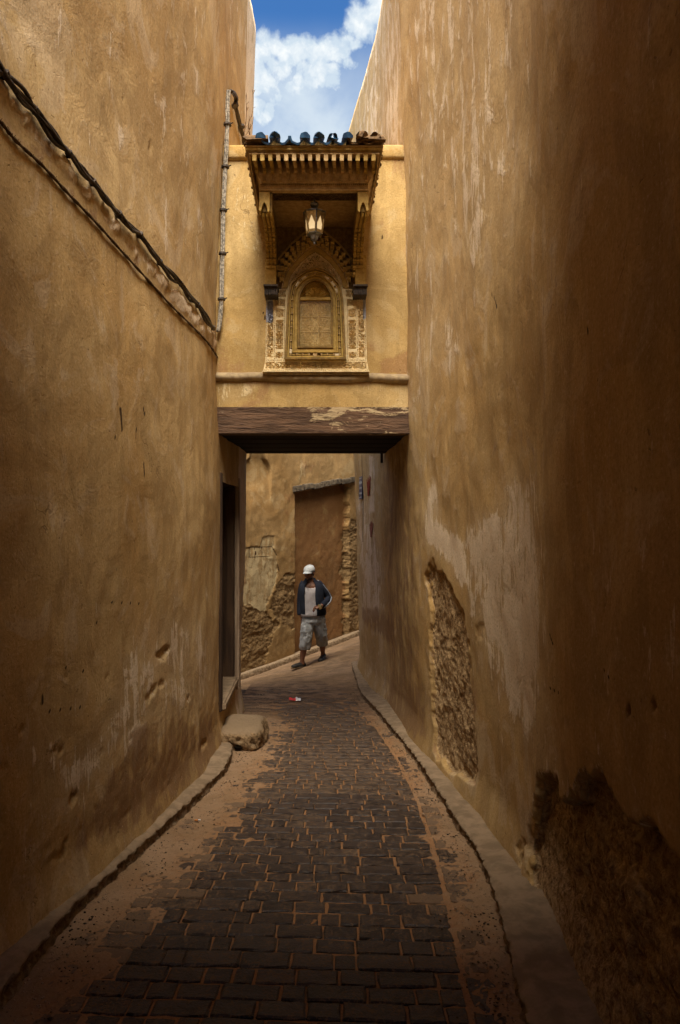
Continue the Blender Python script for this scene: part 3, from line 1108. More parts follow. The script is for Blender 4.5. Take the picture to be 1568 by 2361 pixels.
M['slate'] = mat_simple('weathered_slab', (0.055, 0.042, 0.030), (0.15, 0.115, 0.075), 18, .9, .2, .01, vary=.3)
pts = [back_pt(x, np.interp(x, [675, 820], [1135, 1110])) for x in np.linspace(674, 826, 8)]
lint = None
for k in range(7):
    a, b = pts[k], pts[k + 1]
    t3 = (b - a)
    n3 = Vector((BN[0], BN[1], 0))
    dz = Vector((0, 0, .125 - .004 * (k % 3)))
    lo = Vector((0, 0, .012 * math.sin(k * 2.1)))
    mb = MB()
    a2, b2 = a + t3 * .012 - n3 * .14 + lo, b - t3 * .012 - n3 * .14 + lo
    f2 = n3 * (.215 + .012 * math.sin(k * 1.7))
    mb.hexa([a2, b2, b2 + f2, a2 + f2, a2 + dz, b2 + dz, b2 + f2 + dz * .8, a2 + f2 + dz * .8])
    if lint is None:
        lint = empty('lintel', (0, 0, 0), house_b)
        lint.matrix_parent_inverse = Matrix.Translation(-house_b.location)
    mb.build('slab', M['slate'], lint, bevel=.012, seg=2)

# kerb at its foot
sk = steps((-5, -.6, .2), (-.6, 3.3, .02), (3.3, 7, .2))
bx, by = P1[0] + BT[0] * sk, P1[1] + BT[1] * sk
n_ = fbm(sk * 3, sk * 0, 4, 331) - .5
pr = []
for (off, h) in ((-.10, .10), (.04, .10), (.10, .098), (.135, .09), (.15, .07), (.15, .03), (.16, -.04)):
    oo = off + n_ * .05 * (off > 0) - .16
    x, y2 = bx + BN[0] * (oo + .17), by + BN[1] * (oo + .17)
    pr.append(np.stack([x, y2, gz(x, y2) + h + .02 * n_], -1))
pr = np.stack(pr, 1)
me = np_mesh('kerb', pr.reshape(-1, 3), grid_quads(len(sk), pr.shape[1]))
me.materials.append(M['cement'])
me.materials.append(M['cement_dirt_shade'])
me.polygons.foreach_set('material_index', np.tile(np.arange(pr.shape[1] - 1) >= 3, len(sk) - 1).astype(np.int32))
tag(link('kerb', me), 'kerb climbing along the foot of the far house', kind='structure')

# ------------------------------------------------------------------ roof slab added outside the frame to shade the near walls
mb = MB()
mb.box((0, -2.28, 4.0), (5.4, 8.2, .9))
pr_ = mb.build('shade_slab', M['facade'])
tag(pr_, 'unseen slab added over the near end to shade the walls', kind='structure')

# ------------------------------------------------------------------ house bridging the alley
DB = 6.2
bridge = tag(empty('bridge_house', (0, 7.1, -.56)), 'plastered room bridging the alley on a peeling brown timber beam', 'bridge')
zt, zo = EYE + (1202 - 338) / F * DB, EYE + (1202 - 1000) / F * DB


def front_face(U, V, X, Z):
    n1 = fbm(X * 7, Z * 7, 4, 401)
    dep = (fbm(X * 1.6, Z * 1.6, 4, 405) - .5) * .03 + (fbm(X * 9, Z * 9, 3, 407) - .5) * .006
    pale = .15 + soft(U, V, [(505, 380), (575, 380), (600, 560), (590, 700), (505, 560)], 30, .25) + soft(U, V, [(855, 600), (940, 650), (940, 820), (860, 800)], 40, .12)
    pale = pale + soft(U, V, [(505, 875), (620, 875), (560, 925), (505, 935)], 14, .4) + soft(U, V, [(780, 875), (940, 880), (940, 935), (860, 930)], 20, .22)
    stain = .10 + .30 * sstep(.5, .75, fbm(X * 2.2, Z * 1.6, 4, 431)) + soft(U, V, [(890, 830), (948, 800), (948, 862), (880, 862)], 10, .5) + soft(U, V, [(505, 800), (560, 820), (560, 862), (505, 862)], 12, .35)
    stain = stain + .35 * sstep(862, 878, V) * sstep(900, 876, V) + soft(U, V, [(600, 862), (610, 680), (616, 680), (616, 862)], 6, .15)
    mark = scratches(U, V, [(608, 720, 611, 735, 2), (880, 535, 881, 550, 1.2)])
    return dep, {'pale': pale, 'stain': stain, 'expo': np.zeros(X.shape), 'mark': mark}


fx, fz = np.meshgrid(np.arange(-1.15, 1.2, .015), np.arange(zo + .05, zt + .005, .015), indexing='ij')
fy = np.full(fx.shape, DB)
U, V = proj(fx, fy, fz)
dep, at = front_face(U, V, fx, fz)
me = np_mesh('front_wall', np.stack([fx, fy + dep, fz], -1).reshape(-1, 3), grid_quads(*fx.shape), {k: a.ravel() for k, a in at.items()})
link('front_wall', me, M['facade'], bridge)
mb = MB()
mb.box((0, (DB + .05 + 8.13) / 2, (zo + zt) / 2 + .03), (2.9, 8.13 - DB - .05, zt - zo - .05))
mb.build('room', M['facade'], bridge)

beam = NT('peeling_painted_beam', .75, .25)
g1 = beam.noise(16, 8, .65, .4, (.12, 1, 1))
g2 = beam.noise(8.5, 11, .74, .6, (.55, 1, 1.2))
g3 = beam.noise(40, 5, .6, .2, (.2, 1, 1))
cc = beam.mix(beam.smooth(g1, .36, .64), (0.060, 0.033, 0.018), (0.145, 0.080, 0.044))
sepz = beam.N.new('ShaderNodeSeparateXYZ')
gg = beam.N.new('ShaderNodeNewGeometry')
beam.L.new(gg.outputs['Position'], sepz.inputs[0])
bare = beam.math('ADD', g2, beam.math('MULTIPLY', beam.math('SUBTRACT', g3, .5), .3))
zb_ = beam.smooth(sepz.outputs['Z'], zo + .02, zo + .26, -.08, .05)
xb_ = beam.smooth(sepz.outputs['X'], -.35, .1, -.13, .03)
bare = beam.math('ADD', beam.math('ADD', bare, zb_), xb_)
cc = beam.mix(beam.smooth(bare, .515, .575), cc, (0.42, 0.31, 0.17))
cc = beam.mix(beam.math('MULTIPLY', beam.smooth(g3, .56, .66), .8), cc, (0.04, 0.02, 0.012))
beam.color(cc)
beam.bump(beam.math('ADD', g1, beam.math('MULTIPLY', g3, 2.0)), .012)
M['beam'] = beam.m
mb = MB()
z1 = EYE + (1202 - 938) / F * 6.16
z0 = EYE + (1202 - 1000) / F * 6.16
mb.box((0.03, 6.16 + .07, (z0 + z1) / 2), (1.96, .14, z1 - z0))
mb.build('beam', M['beam'], bridge, bevel=.006, seg=2)
# boarded underside
M['soffit'] = mat_simple('near_black_boards', (0.007, 0.005, 0.004), (0.014, 0.009, 0.006), 10, .85, .15, .004, (.2, 2, 1))  # near-black base colour for the underside boards
sof = None
nb = 9
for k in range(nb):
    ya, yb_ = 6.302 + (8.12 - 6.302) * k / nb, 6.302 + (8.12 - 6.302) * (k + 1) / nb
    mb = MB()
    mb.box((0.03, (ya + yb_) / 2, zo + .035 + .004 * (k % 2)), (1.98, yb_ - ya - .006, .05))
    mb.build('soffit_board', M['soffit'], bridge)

# ledge, broken along its lower edge
lx = np.arange(-1.0, 1.02, .012)
nzl = fbm(lx * 4, lx * 0, 4, 411) - .5
nfl = fbm(lx * 30, lx * 0, 3, 413) - .5
zc = EYE + (1202 - 872) / F * 6.14
tilt = -.010 * lx
pr = []
for (yo, h) in ((.07, .075), (0.02, .068), (-.035, .048), (-.058, .030), (-.062, .012), (-.055, -.004), (-.03, -.020), (.02, -.028), (.07, -.03)):
    s_ = (yo < .03)
    pr.append(np.stack([lx, 6.2 + yo + s_ * (.014 * nzl + .010 * nfl), zc + h + tilt + .018 * nzl + .006 * nfl], -1))
pr = np.stack(pr, 1)
link('ledge', np_mesh('ledge', pr.reshape(-1, 3), grid_quads(len(lx), pr.shape[1])), M['ledge'], bridge)
# parapet band at the top
pr = []
zp = zt
nzl = fbm(lx * 3, lx * 0 + 5, 4, 421) - .5
for (yo, h) in ((.06, -.125), (-.008, -.125), (-.030, -.112), (-.036, -.10), (-.034, -.02), (-.028, .0), (0, .012), (.6, .02), (1.95, .02)):
    pr.append(np.stack([lx, 6.2 + yo + .012 * nzl * (yo < .05), zp + h + .012 * nzl], -1))
pr = np.stack(pr, 1)
link('parapet', np_mesh('parapet', pr.reshape(-1, 3), grid_quads(len(lx), pr.shape[1])), M['facade'], bridge)


# ------------------------------------------------------------------ places on the side walls
def on_wall(X, Y, side, off=0.02):
    d = np.linspace(1.7, 8.1 if side < 0 else 10.3, 4000)
    z = EYE + (1202 - Y) / F * d
    r = (X - 724) / F * d
    if side < 0:
        w = xl(d) + lean_l(z - gz(xl(d), d), d)
        s = d * 1.0
        w = w - (fbm(yl_s(d) * 1.2, z * .9, 4, 51) - .5) * 0.05
    else:
        w = xr(d) - lean_r(z - gz(xr(d), d), d)
        w = w + (fbm(yr_s(d) * 1.3, z * 1.1, 4, 31) - .5) * 0.05
    f = r - w
    i = np.where(np.sign(f[1:]) != np.sign(f[:-1]))[0]
    k = i[0] if len(i) else int(np.argmin(np.abs(f)))
    return Vector((float(w[k]) + (off if side < 0 else -off), float(d[k]), float(z[k])))


SLarc = np.concatenate([[0], np.cumsum(np.hypot(np.diff(lx_), np.diff(ly_)))])[:len(yl)]
SRarc = np.concatenate([[0], np.cumsum(np.hypot(np.diff(rx_), np.diff(ry_)))])[:len(yr)]


def yl_s(d):
    return np.interp(d, yl, SLarc)


def yr_s(d):
    return np.interp(d, yr, SRarc)


def mat_wood(name, a, b, rough=.6, spec=.3, sc=30, bump=.003):
    n = NT(name, rough, spec)
    f = n.noise(sc, 7, .65, .4)
    g = n.noise(6, 6, .6, .4)
    c = n.mix(n.smooth(f, .38, .62), a, b)
    c = n.mix(n.math('MULTIPLY', n.smooth(g, .45, .7), .5), c, tuple(x * .5 for x in a))
    n.color(c)
    n.bump(f, bump, .8)
    return n.m


M['cedar'] = mat_wood('carved_cedar', (0.32, 0.195, 0.032), (0.45, 0.29, 0.066))
M['cedar_dark'] = mat_wood('dark_carved_cedar', (0.15, 0.086, 0.015), (0.26, 0.155, 0.030))
M['cedar_pale'] = mat_wood('weathered_cedar', (0.36, 0.22, 0.075), (0.50, 0.34, 0.14))
M['stucco'] = mat_wood('carved_stucco', (0.74, 0.58, 0.31), (0.80, 0.66, 0.40), .9, .1, 40, .002)
M['lattice'] = mat_wood('lattice_screen', (0.46, 0.31, 0.10), (0.58, 0.42, 0.17), .6, .3, 40, .002)
M['blue_lime'] = mat_wood('faded_blue_limewash', (0.36, 0.38, 0.46), (0.46, 0.48, 0.56), .9, .1, 40, .002)
M['corbel'] = mat_wood('smoked_cedar', (0.035, 0.028, 0.026), (0.08, 0.062, 0.05))
M['inlay'] = mat_simple('bone_inlay', (0.55, 0.43, 0.24), (0.66, 0.54, 0.34), 30, .5, .4, .001)
M['tile_blue'] = mat_simple('blue_glazed_tile', (0.012, 0.042, 0.095), (0.030, 0.095, 0.19), 16, .28, .55, .004, vary=.4)
M['tile_brown'] = mat_simple('bare_clay_tile', (0.075, 0.040, 0.014), (0.17, 0.095, 0.035), 22, .75, .3, .006, vary=.3)

bay = tag(empty('window_bay', (0.012, 6.2, EYE + 1.36)), 'carved cedar window bay with tiled canopy on the bridge wall', 'window')

# ---- carved stucco surround: a relief cut as real depth
CX = 728.5
ARCH = [(663.6, 660), (665.0, 651), (667.2, 643), (672, 631), (681.5, 617), (695.9, 600), (712.6, 586), (727, 577.6)]
ARCH_R = [(1454 - x, y) for x, y in ARCH[::-1][1:]]
OUTL = [(606, 858), (611, 836), (612, 826), (614, 690), (640, 686), (640, 668), (656, 664)] + ARCH + ARCH_R + [(798, 664), (816, 668), (816, 686), (843, 690), (846, 826), (847, 836), (851, 858)]
WIN_A = [(656, 830), (662.5, 691), (669.6, 653), (686.3, 636), (705.4, 624), (727, 619), (748.6, 624), (767.7, 636), (784.4, 653), (791.5, 691), (798, 830)]
WIN_C = [(691, 797), (691, 690), (694, 676), (703, 659), (714, 650), (727, 646), (740, 650), (751, 659), (760, 676), (763, 690), (763, 797)]


def contour(n, k, w=.5):
    """Raised strokes along the level lines of a field, the way carved script and scrolls wander."""
    t = np.abs(((n * k) % 1.0) - .5) * 2
    return sstep(w - .22, w + .22, t)


def script(X, Y, seed, sx=9., sy=8.):
    sx, sy = sx * .8, sy * .8
    a = vnoise(X / sx, Y / sy, seed) + .45 * vnoise(X / sx * 2.1, Y / sy * 2.1, seed + 1)
    return contour(a, 3.6)


def arabesque(X, Y, cx, cy, seed, s=8., per=None):
    s = s * .85
    x = np.abs(X - cx)
    y = Y - cy
    if per:
        y = np.abs(((y / per + .5) % 1) - .5) * per
    else:
        y = np.abs(y)
    return contour(vnoise(x / s + 3, y / s + 7, seed) + .4 * vnoise(x / s * 2 + 1, y / s * 2, seed + 1), 3.4)


def chain(t, w):
    return sstep(.25, .6, np.abs(np.sin(t * math.pi / 4.4)) * np.ones_like(w)) * sstep(.5, .2, np.abs(w))


def stucco_relief():
    d0 = 6.150
    st = .72
    X, Y = np.meshgrid(np.arange(604, 853.5, st), np.arange(575, 859.5, st), indexing='ij')
    h = np.ones(X.shape)
    Xm = CX - np.abs(X - CX)                                  # the two sides mirror each other's frames
    right = X > CX
    shear = (830 - Y) * .012

    def cell(x0, x1, y0, y1, pat):
        nonlocal h
        xs = Xm - shear
        ins = sstep(x0 - .5, x0 + .5, xs) * sstep(x1 + .5, x1 - .5, xs) * sstep(y0 - .5, y0 + .5, Y) * sstep(y1 + .5, y1 - .5, Y)
        h = h * (1 - ins) + pat * ins

    sc = script(X, Y, 501, 7.0, 9.0)
    cell(616, 629.5, 694, 824, sc)
    cell(635.5, 652, 738, 804, arabesque(Xm - shear, Y, 643.7, 771, 511, 6.5, 33))
    cell(635.5, 652, 812, 826, arabesque(Xm - shear, Y, 643.7, 819, 517, 5.5))
    cell(635.5, 652, 712, 731, arabesque(Xm - shear, Y, 643.7, 721.5, 519, 5.5))
    cell(632, 655, 690, 705, script(X, Y, 523, 6.5, 7))
    cell(641, 658, 669, 684, arabesque(Xm, Y, 649, 676, 529, 6))
    for c_ in (613.6, 632.5, 655):
        t = sstep(.6, .1, np.abs(Xm - shear - c_) / 1.6) * (Y > 690) * (Y < 828)
        h = h * (1 - t * (.5 + .5 * np.sign(np.sin(Y * 1.5))) * .9)
    bot = sstep(834, 835, Y) * sstep(850, 849, Y) * sstep(612, 613, X) * sstep(845, 844, X)
    h = h * (1 - bot) + script(X, Y, 541, 8.0, 8.5) * bot
    t = sstep(.7, .2, np.abs(Y - 853.2) / 1.6)
    h = h * (1 - t * (.5 + .5 * np.sign(np.sin(X * 1.3))) * .9)
    t = sstep(.7, .2, np.abs(Y - 830.6) / 1.6)
    h = h * (1 - t * (.5 + .5 * np.sign(np.sin(X * 1.3))) * .9)
    archp = [(666, 690)] + ARCH + ARCH_R + [(788, 690)]
    sd = polysdf(X, Y, archp)
    ins = sstep(-5.4, -6.4, sd) * (Y < 660)
    h = h * (1 - ins) + script(X, Y, 551, 8.0, 8.0) * ins
    t = sstep(.7, .2, np.abs(sd + 3.6) / 1.5) * (Y < 660)
    ang = np.arctan2(Y - 655, X - 727) * 60
    h = h * (1 - t * (.5 + .5 * np.sign(np.sin(ang * 1.5))) * .9)
    depth = (1 - h) * .020 + .0015 * (fbm(X / 3, Y / 3, 3, 561) - .5)
    d = d0 + depth
    x = (X - 724) / F * d0
    z = EYE + (1202 - Y) / F * d0
    V3 = np.stack([x, d, z], -1).reshape(-1, 3)
    q = grid_quads(*X.shape)
    cX, cY = X.ravel()[q].mean(1), Y.ravel()[q].mean(1)
    keep = (polysdf(cX, cY, OUTL) < 0) & (polysdf(cX, cY, WIN_A) > -2)
    me = np_mesh('carved_surround', V3, q[keep], smooth=False)
    me.materials.append(M['stucco'])
    me.materials.append(M['blue_lime'])
    kx, ky = cX[keep], cY[keep]
    nb_ = 10 * (fbm(kx / 9., ky / 9., 3, 571) - .5)
    blue = ((kx < 629 + nb_ * .4) & (ky < 742 + nb_)) | ((kx > 837) & (ky < 736 + nb_))
    me.polygons.foreach_set('material_index', (blue & (ky > 686)).astype(np.int32))
    link('carved_surround', me, None, bay)


stucco_relief()
mb = MB()
mb.prism([P(x, y, 6.172) for x, y in OUTL], (0, .05, 0))
mb.build('backing_slab', M['stucco'], bay)


def interp_poly(t):
    return [(a[0] + (c[0] - a[0]) * t, a[1] + (c[1] - a[1]) * t) for a, c in zip(WIN_A, WIN_C)]


def ringpart(name, t0, t1, d, mat, bev=.003):
    m = MB()
    f = lambda t: [Vector(((x - 724) / F * 6.1, d, EYE + (1202 - y) / F * 6.1)) for x, y in interp_poly(t)]
    m.ring(f(t0), f(t1), (0, 6.171 - d, 0))
    return m.build(name, mat, bay, bevel=bev)


ringpart('outer_moulding', 0, .17, 6.075, M['cedar_dark'])
ringpart('outer_moulding', .17, .30, 6.100, M['cedar'])
chan = ringpart('inlay_channel', .30, .50, 6.118, M['cedar_dark'])
ringpart('inner_moulding', .50, .60, 6.092, M['cedar'])
ringpart('carved_band', .60, .84, 6.115, M['cedar'])
ringpart('inner_moulding', .84, 1.0, 6.100, M['cedar_dark'])
P6 = lambda x, y, d: Vector(((x - 724) / F * 6.1, d, EYE + (1202 - y) / F * 6.1))
mid = interp_poly(.40)
mid.append(mid[0])
boss_me = None
pale_bars = {(0, 0), (10, 8), (3, 0), (6, 0), (2, 0), (8, 0), (7, 0), (10, 0)}
for i in range(len(mid) - 1):
    a, b = Vector(mid[i]), Vector(mid[i + 1])
    L_ = (b - a).length
    n = max(1, round(L_ / 15.0))
    for k in range(n):
        p0, p1 = a.lerp(b, k / n), a.lerp(b, (k + 1) / n)
        c = P6(*p0, 6.108)
        if not (i == 10 and abs(p0.x - 726.5) < 6):
            if boss_me is None:
                m = MB()
                m.lathe((0, 0, 0), [(.001, .012), (.007, .012), (.0105, .004), (.0105, -.01)], 8)
                bo = m.build('boss', M['cedar_pale'], chan)
                bo.rotation_euler = (math.radians(90), 0, 0)
                bo.location = c
                boss_me = bo.data
            else:
                bo = bpy.data.objects.new('boss', boss_me)
                COL.objects.link(bo)
                bo.parent = chan
                bo.rotation_euler = (math.radians(90), 0, 0)
                bo.location = c
        q0, q1 = P6(*p0.lerp(p1, .2), 6.11), P6(*p0.lerp(p1, .8), 6.11)
        if i == 10 and abs(p0.lerp(p1, .5).x - 726.5) < 9:
            continue
        m = MB()
        ax = (q1 - q0)
        rot = Matrix.Rotation(-math.atan2(ax.z, ax.x), 3, 'Y')
        pale_ = (i, k) in pale_bars
        m.box((q0 + q1) / 2, (ax.length, .014, .020 if pale_ else .008), rot)
        m.build('inlay_bar', M['inlay'] if pale_ else M['cedar'], chan)
m = MB()
m.lathe((0, 0, 0), [(.012, .0), (.020, .0), (.021, .012), (.016, .014), (.012, .012)], 16)
kr_ = m.build('keyhole_ring', M['cedar_pale'], bay, smooth=True)
kr_.rotation_euler = (math.radians(90), 0, 0)
kr_.location = P6(726.5, 817, 6.112)
M['void'] = mat_simple('unlit_hole', (0.008, 0.006, 0.004), (0.012, 0.009, 0.006), 10, 1, 0, 0)
m = MB()
m.lathe((0, 0, 0), [(.001, 0), (.0165, 0), (.0165, .003), (.001, .003)], 14)
kh = m.build('keyhole', M['void'], bay)
kh.rotation_euler = (math.radians(90), 0, 0)
kh.location = P6(726.5, 817, 6.106)


def relief(name, x0, x1, y0, y1, fun, d, amp, mat, st=.7, mask=None):
    X, Y = np.meshgrid(np.arange(x0, x1 + .01, st), np.arange(y0, y1 + .01, st), indexing='ij')
    h = fun(X, Y)
    V3 = np.stack([(X - 724) / F * 6.1, d - amp * h, EYE + (1202 - Y) / F * 6.1], -1).reshape(-1, 3)
    q = grid_quads(*X.shape)
    if mask is not None:
        q = q[mask(X.ravel()[q].mean(1), Y.ravel()[q].mean(1))]
    return link(name, np_mesh(name, V3, q, smooth=False), mat, bay)


def lattice_h(X, Y):
    h = arabesque(X, Y, 727, 744, 601, 6.5, 34)
    for xx in (719, 735):
        h = np.maximum(h, 1.5 * sstep(1.3, .7, np.abs(X - xx)) * (Y > 727))
    for yy in (727, 762):
        h = np.maximum(h, 1.5 * sstep(1.3, .7, np.abs(Y - yy)))
    for sgn in (-1, 1):
        h = np.maximum(h, 1.3 * sstep(1.2, .6, np.abs((X - 727) * sgn - (Y - 695) * 1.06)) * (Y < 727))
    return h


relief('lattice_panel', 690, 764, 691, 798, lattice_h, 6.150, .005, M['lattice'])


def fan_h(X, Y):
    a = np.arctan2(682 - Y, X - 727)
    r = np.hypot(X - 727, Y - 682)
    return np.where(r < 22, .5 + .5 * np.sin(a * 18), script(X, Y, 611, 5, 5)) * sstep(3, 5, r)


relief('lunette', 690, 764, 645, 690, fan_h, 6.140, .010, M['cedar'], mask=lambda x, y: polysdf(x, y, WIN_C) < 1.5)
m = MB()
m.box((P6(727, 687, 6.13)), (72 / F * 6.1, .03, 7.5 / F * 6.1))
tr = m.build('transom', M['cedar'], bay, bevel=.004)
g = NT('old_pane', .12, .5)
g.color((.30, .24, .14))
g.b.inputs['Alpha'].default_value = .07
M['glass'] = g.m
m = MB()
m.box(P6(727, 744.5, 6.125), (71 / F * 6.1, .004, 104 / F * 6.1))
m.build('pane', M['glass'], bay)
# sill: pale stone edge over a dark course of thin bricks
m = MB()
m.box(P(728.5, 858.6, 6.13), (246 / F * 6.13, .09, .012))
m.build('sill', M['stucco'], bay, bevel=.004)
for k in range(13):
    m = MB()
    xa, xb = 611.5 + k * 238.5 / 13, 611.5 + (k + 1) * 238.5 / 13
    m.box(P((xa + xb) / 2, 862.6, 6.135), ((xb - xa - .5) / F * 6.135, .06, .019))
    m.build('brick', M['cedar_dark'], bay, bevel=.002)

# ---- carved niche over the window
m = MB()
m.prism([P(634, 492, 6.1665), P(824, 492, 6.1665), P(818, 668, 6.1665), P(639, 668, 6.1665)], (0, .03, 0))
m.build('spandrel', M['cedar_dark'], bay)


def arch_at(s, full=True):
    L_ = [(727 + (x - 727) * s, 655 + (y - 655) * s) for x, y in ARCH]
    R_ = [(1454 - x, y) for x, y in L_[::-1][1:]]
    return L_ + R_


def arch_band(name, s0, s1, d, mat, parent=bay):
    m = MB()
    a, b = arch_at(s0), arch_at(s1)
    for i in range(len(a) - 1):
        pts_ = [P6(*a[i], d), P6(*a[i + 1], d), P6(*b[i + 1], d), P6(*b[i], d)]
        m.hexa([p for p in pts_] + [p + Vector((0, 6.168 - d, 0)) for p in pts_])
    bmesh.ops.remove_doubles(m.bm, verts=m.bm.verts, dist=1e-4)
    return m.build(name, mat, parent)


ab = arch_band('arch_band', 1.02, 1.19, 6.135, M['cedar'])
arch_band('arch_moulding', 1.19, 1.23, 6.120, M['cedar_pale'])
arch_band('arch_moulding', 1.72, 1.80, 6.135, M['cedar'])
# honeycomb corbels stepping up the arch
m = MB()
m.box((0, 0, .006), (.034, .05, .020))
m.box((0, .004, -.010), (.026, .04, .014), taper=1.25)
m.box((-.010, -.010, -.020), (.009, .018, .014))
m.box((.010, -.010, -.020), (.009, .018, .014))
mq = m.build('honeycomb_corbel', M['cedar'], bay)
first = True
for sgn in (-1, 1):
    for r, s in enumerate((1.29, 1.42, 1.56)):
        cur = [Vector(q) for q in arch_at(s)[:8]]
        seg = [0]
        for a, b in zip(cur, cur[1:]):
            seg.append(seg[-1] + (b - a).length)
        nb = 11 - r
        for k in range(nb):
            t = (k + .6 + .5 * (r % 2)) / (nb + .3) * seg[-1]
            j = max(i for i in range(len(seg)) if seg[i] <= t)
            j = min(j, len(cur) - 2)
            p = cur[j].lerp(cur[j + 1], (t - seg[j]) / (seg[j + 1] - seg[j]))
            if p.y > 646 or not 641 < p.x < 813:
                continue
            x = p.x if sgn < 0 else 1454 - p.x
            o = mq if first else copy_of(mq)
            first = False
            o.location = P6(x, p.y, 6.128 - .014 * r)
            o.scale = (1.0, 1, 1.0)
# ---- side brackets
PROFILE = [(5.40, 440), (5.43, 489), (5.60, 504), (5.75, 520), (5.88, 548), (5.99, 590), (6.05, 640)]
for sgn in (-1, 1):
    xa, xb = ((611, 633) if sgn < 0 else (819, 842))
    xm = ((xa + xb) / 2 - 724) / F * 5.75 - .002
    wd = .088
    pts = [Vector((xm - wd / 2, d, EYE + (1202 - y) / F * d)) for d, y in PROFILE] + [Vector((xm - wd / 2, 6.19, EYE + (1202 - 640) / F * 6.05)), Vector((xm - wd / 2, 6.19, EYE + (1202 - 440) / F * 5.40))]
    m = MB()
    m.prism(pts, (wd, 0, 0))
    br = m.build('side_bracket', M['cedar_dark'], bay, bevel=.002)
    prof = [Vector((d, EYE + (1202 - y) / F * d)) for d, y in PROFILE[1:]]
    seg = [0]
    for a, b in zip(prof, prof[1:]):
        seg.append(seg[-1] + (b - a).length)
    nt_ = 15
    m = MB()
    for q in (-1, 0, 1):
        m.box((q * .030, -.004, .004), (.026, .034, .020))
        m.box((q * .030, .006, -.012), (.018, .026, .014), taper=1.3)
    tier0 = m.build('bracket_tier', M['cedar'], br)
    for k in range(nt_):
        t = (k + .5) / nt_ * seg[-1]
        j = max(i for i in range(len(seg)) if seg[i] <= t)
        p = prof[j].lerp(prof[j + 1], (t - seg[j]) / (seg[j + 1] - seg[j]))
        o = tier0 if k == 0 else copy_of(tier0)
        o.location = (xm, p.x - .002, p.y - .004)
        o.rotation_euler = (-.9 * (1 - k / nt_), 0, 0)
    m = MB()
    pc = P((625 if sgn < 0 else 830.5), 632, 6.1)
    m.box(pc, (25 / F * 6.1, .17, 72 / F * 6.1))
    post = m.build('bracket_post', M['cedar'], bay, bevel=.004)
    m = MB()
    c = P((626 if sgn < 0 else 829.5), 667, 6.08)
    m.box(c, (33 / F * 6.08, .22, .016))
    for q in range(6):
        m.box(c + Vector((-.050 + .020 * q, .01, -.040)), (.016, .17, .062), taper=1.06)
    m.box(c + Vector((0, .02, -.040)), (.106, .15, .056))
    m.build('corbel', M['corbel'], bay, bevel=.002)
    m = MB()
    flip = (lambda x: x) if sgn < 0 else (lambda x: 1447 - x)
    pl = [(598, 442), (622, 442), (622, 485), (617.5, 490), (615.5, 478), (612.5, 470), (609.5, 466), (606.5, 470), (604, 478), (601, 487), (597, 484)]
    m.prism([P(flip(x), y, 5.385) for x, y in pl], (0, .085, 0))
    m.build('pendant', M['cedar'], bay, bevel=.002)

# ---- canopy
m = MB()
za, zb2 = EYE + (1202 - 437) / F * 5.39, EYE + (1202 - 500) / F * 6.12
xe = .345
m.hexa([(-xe + .005, 5.40, za), (xe + .005, 5.40, za), (xe + .005, 6.18, zb2), (-xe + .005, 6.18, zb2), (-xe + .005, 5.40, za + .03), (xe + .005, 5.40, za + .03), (xe + .005, 6.18, zb2 + .03), (-xe + .005, 6.18, zb2 + .03)])
sf = NT('carved_ceiling', .75, .2)
v1 = sf.voro(26, 'F1')
v2 = sf.noise(34, 5, .6, 2.0)
sf.color(sf.mix(sf.smooth(v2, .42, .58), (0.045, 0.024, 0.008), (0.16, 0.090, 0.028)))
sf.bump(sf.math('ADD', v1, v2), .02)
M['ceiling'] = sf.m
m.build('canopy_ceiling', M['ceiling'], bay)
band0 = None
for (ya, yb, d, t, mt) in ((424, 428, 5.372, .05, 'cedar_pale'), (428.6, 434.5, 5.384, .05, 'cedar_pale'), (435, 438.6, 5.375, .05, 'cedar_pale')):
    xl0, xr0 = (599 - 724) / F * d, (849 - 724) / F * d
    m = MB()
    z0_, z1_ = EYE + (1202 - yb) / F * d, EYE + (1202 - ya) / F * d
    m.box(((xl0 + xr0) / 2, d + t / 2, (z0_ + z1_) / 2), (xr0 - xl0, t, z1_ - z0_))
    m.box((xl0 + .025, (d + t + 6.19) / 2, (z0_ + z1_) / 2), (.05, 6.19 - d - t, z1_ - z0_))
    m.box((xr0 - .025, (d + t + 6.19) / 2, (z0_ + z1_) / 2), (.05, 6.19 - d - t, z1_ - z0_))
    m.build('canopy_band', M[mt], bay)
# rope carving between the strips
m = MB()
for k in range(54):
    x = 602 + k * 245 / 53.
    m.box(P(x, 426, 5.372), (.010, .014, .009), Matrix.Rotation(.6, 3, 'Y'))
rp = m.build('rope_carving', M['cedar_dark'], bay)
rp['kind'] = 'stuff'
for k in range(7):
    m = MB()
    x = 612 + k * 224 / 6.
    m.box(P(x, 431.5, 5.384), (.026, .014, .014), Matrix.Rotation(math.pi / 4, 3, 'Y'))
    m.build('rosette', M['cedar_pale'], bay)
# leaning frieze on three sides
FB = [(-.405, 5.36), (.424, 5.36)]


def fr_pt(k, t):
    """corner k (0 left front, 1 right front, 2 right back, 3 left back) at height t."""
    g_ = .085 * t
    xs = (-.408 - g_, .428 + g_, .428 + g_, -.408 - g_)[k]
    ys = (5.36 - g_ * .6, 5.36 - g_ * .6, 6.19, 6.19)[k]
    return Vector((xs, ys, EYE + 2.655 + .145 * t))


m = MB()
m.hexa([fr_pt(k, 0) for k in range(4)] + [fr_pt(k, 1) for k in range(4)])
m.build('frieze', M['cedar_pale'], bay)


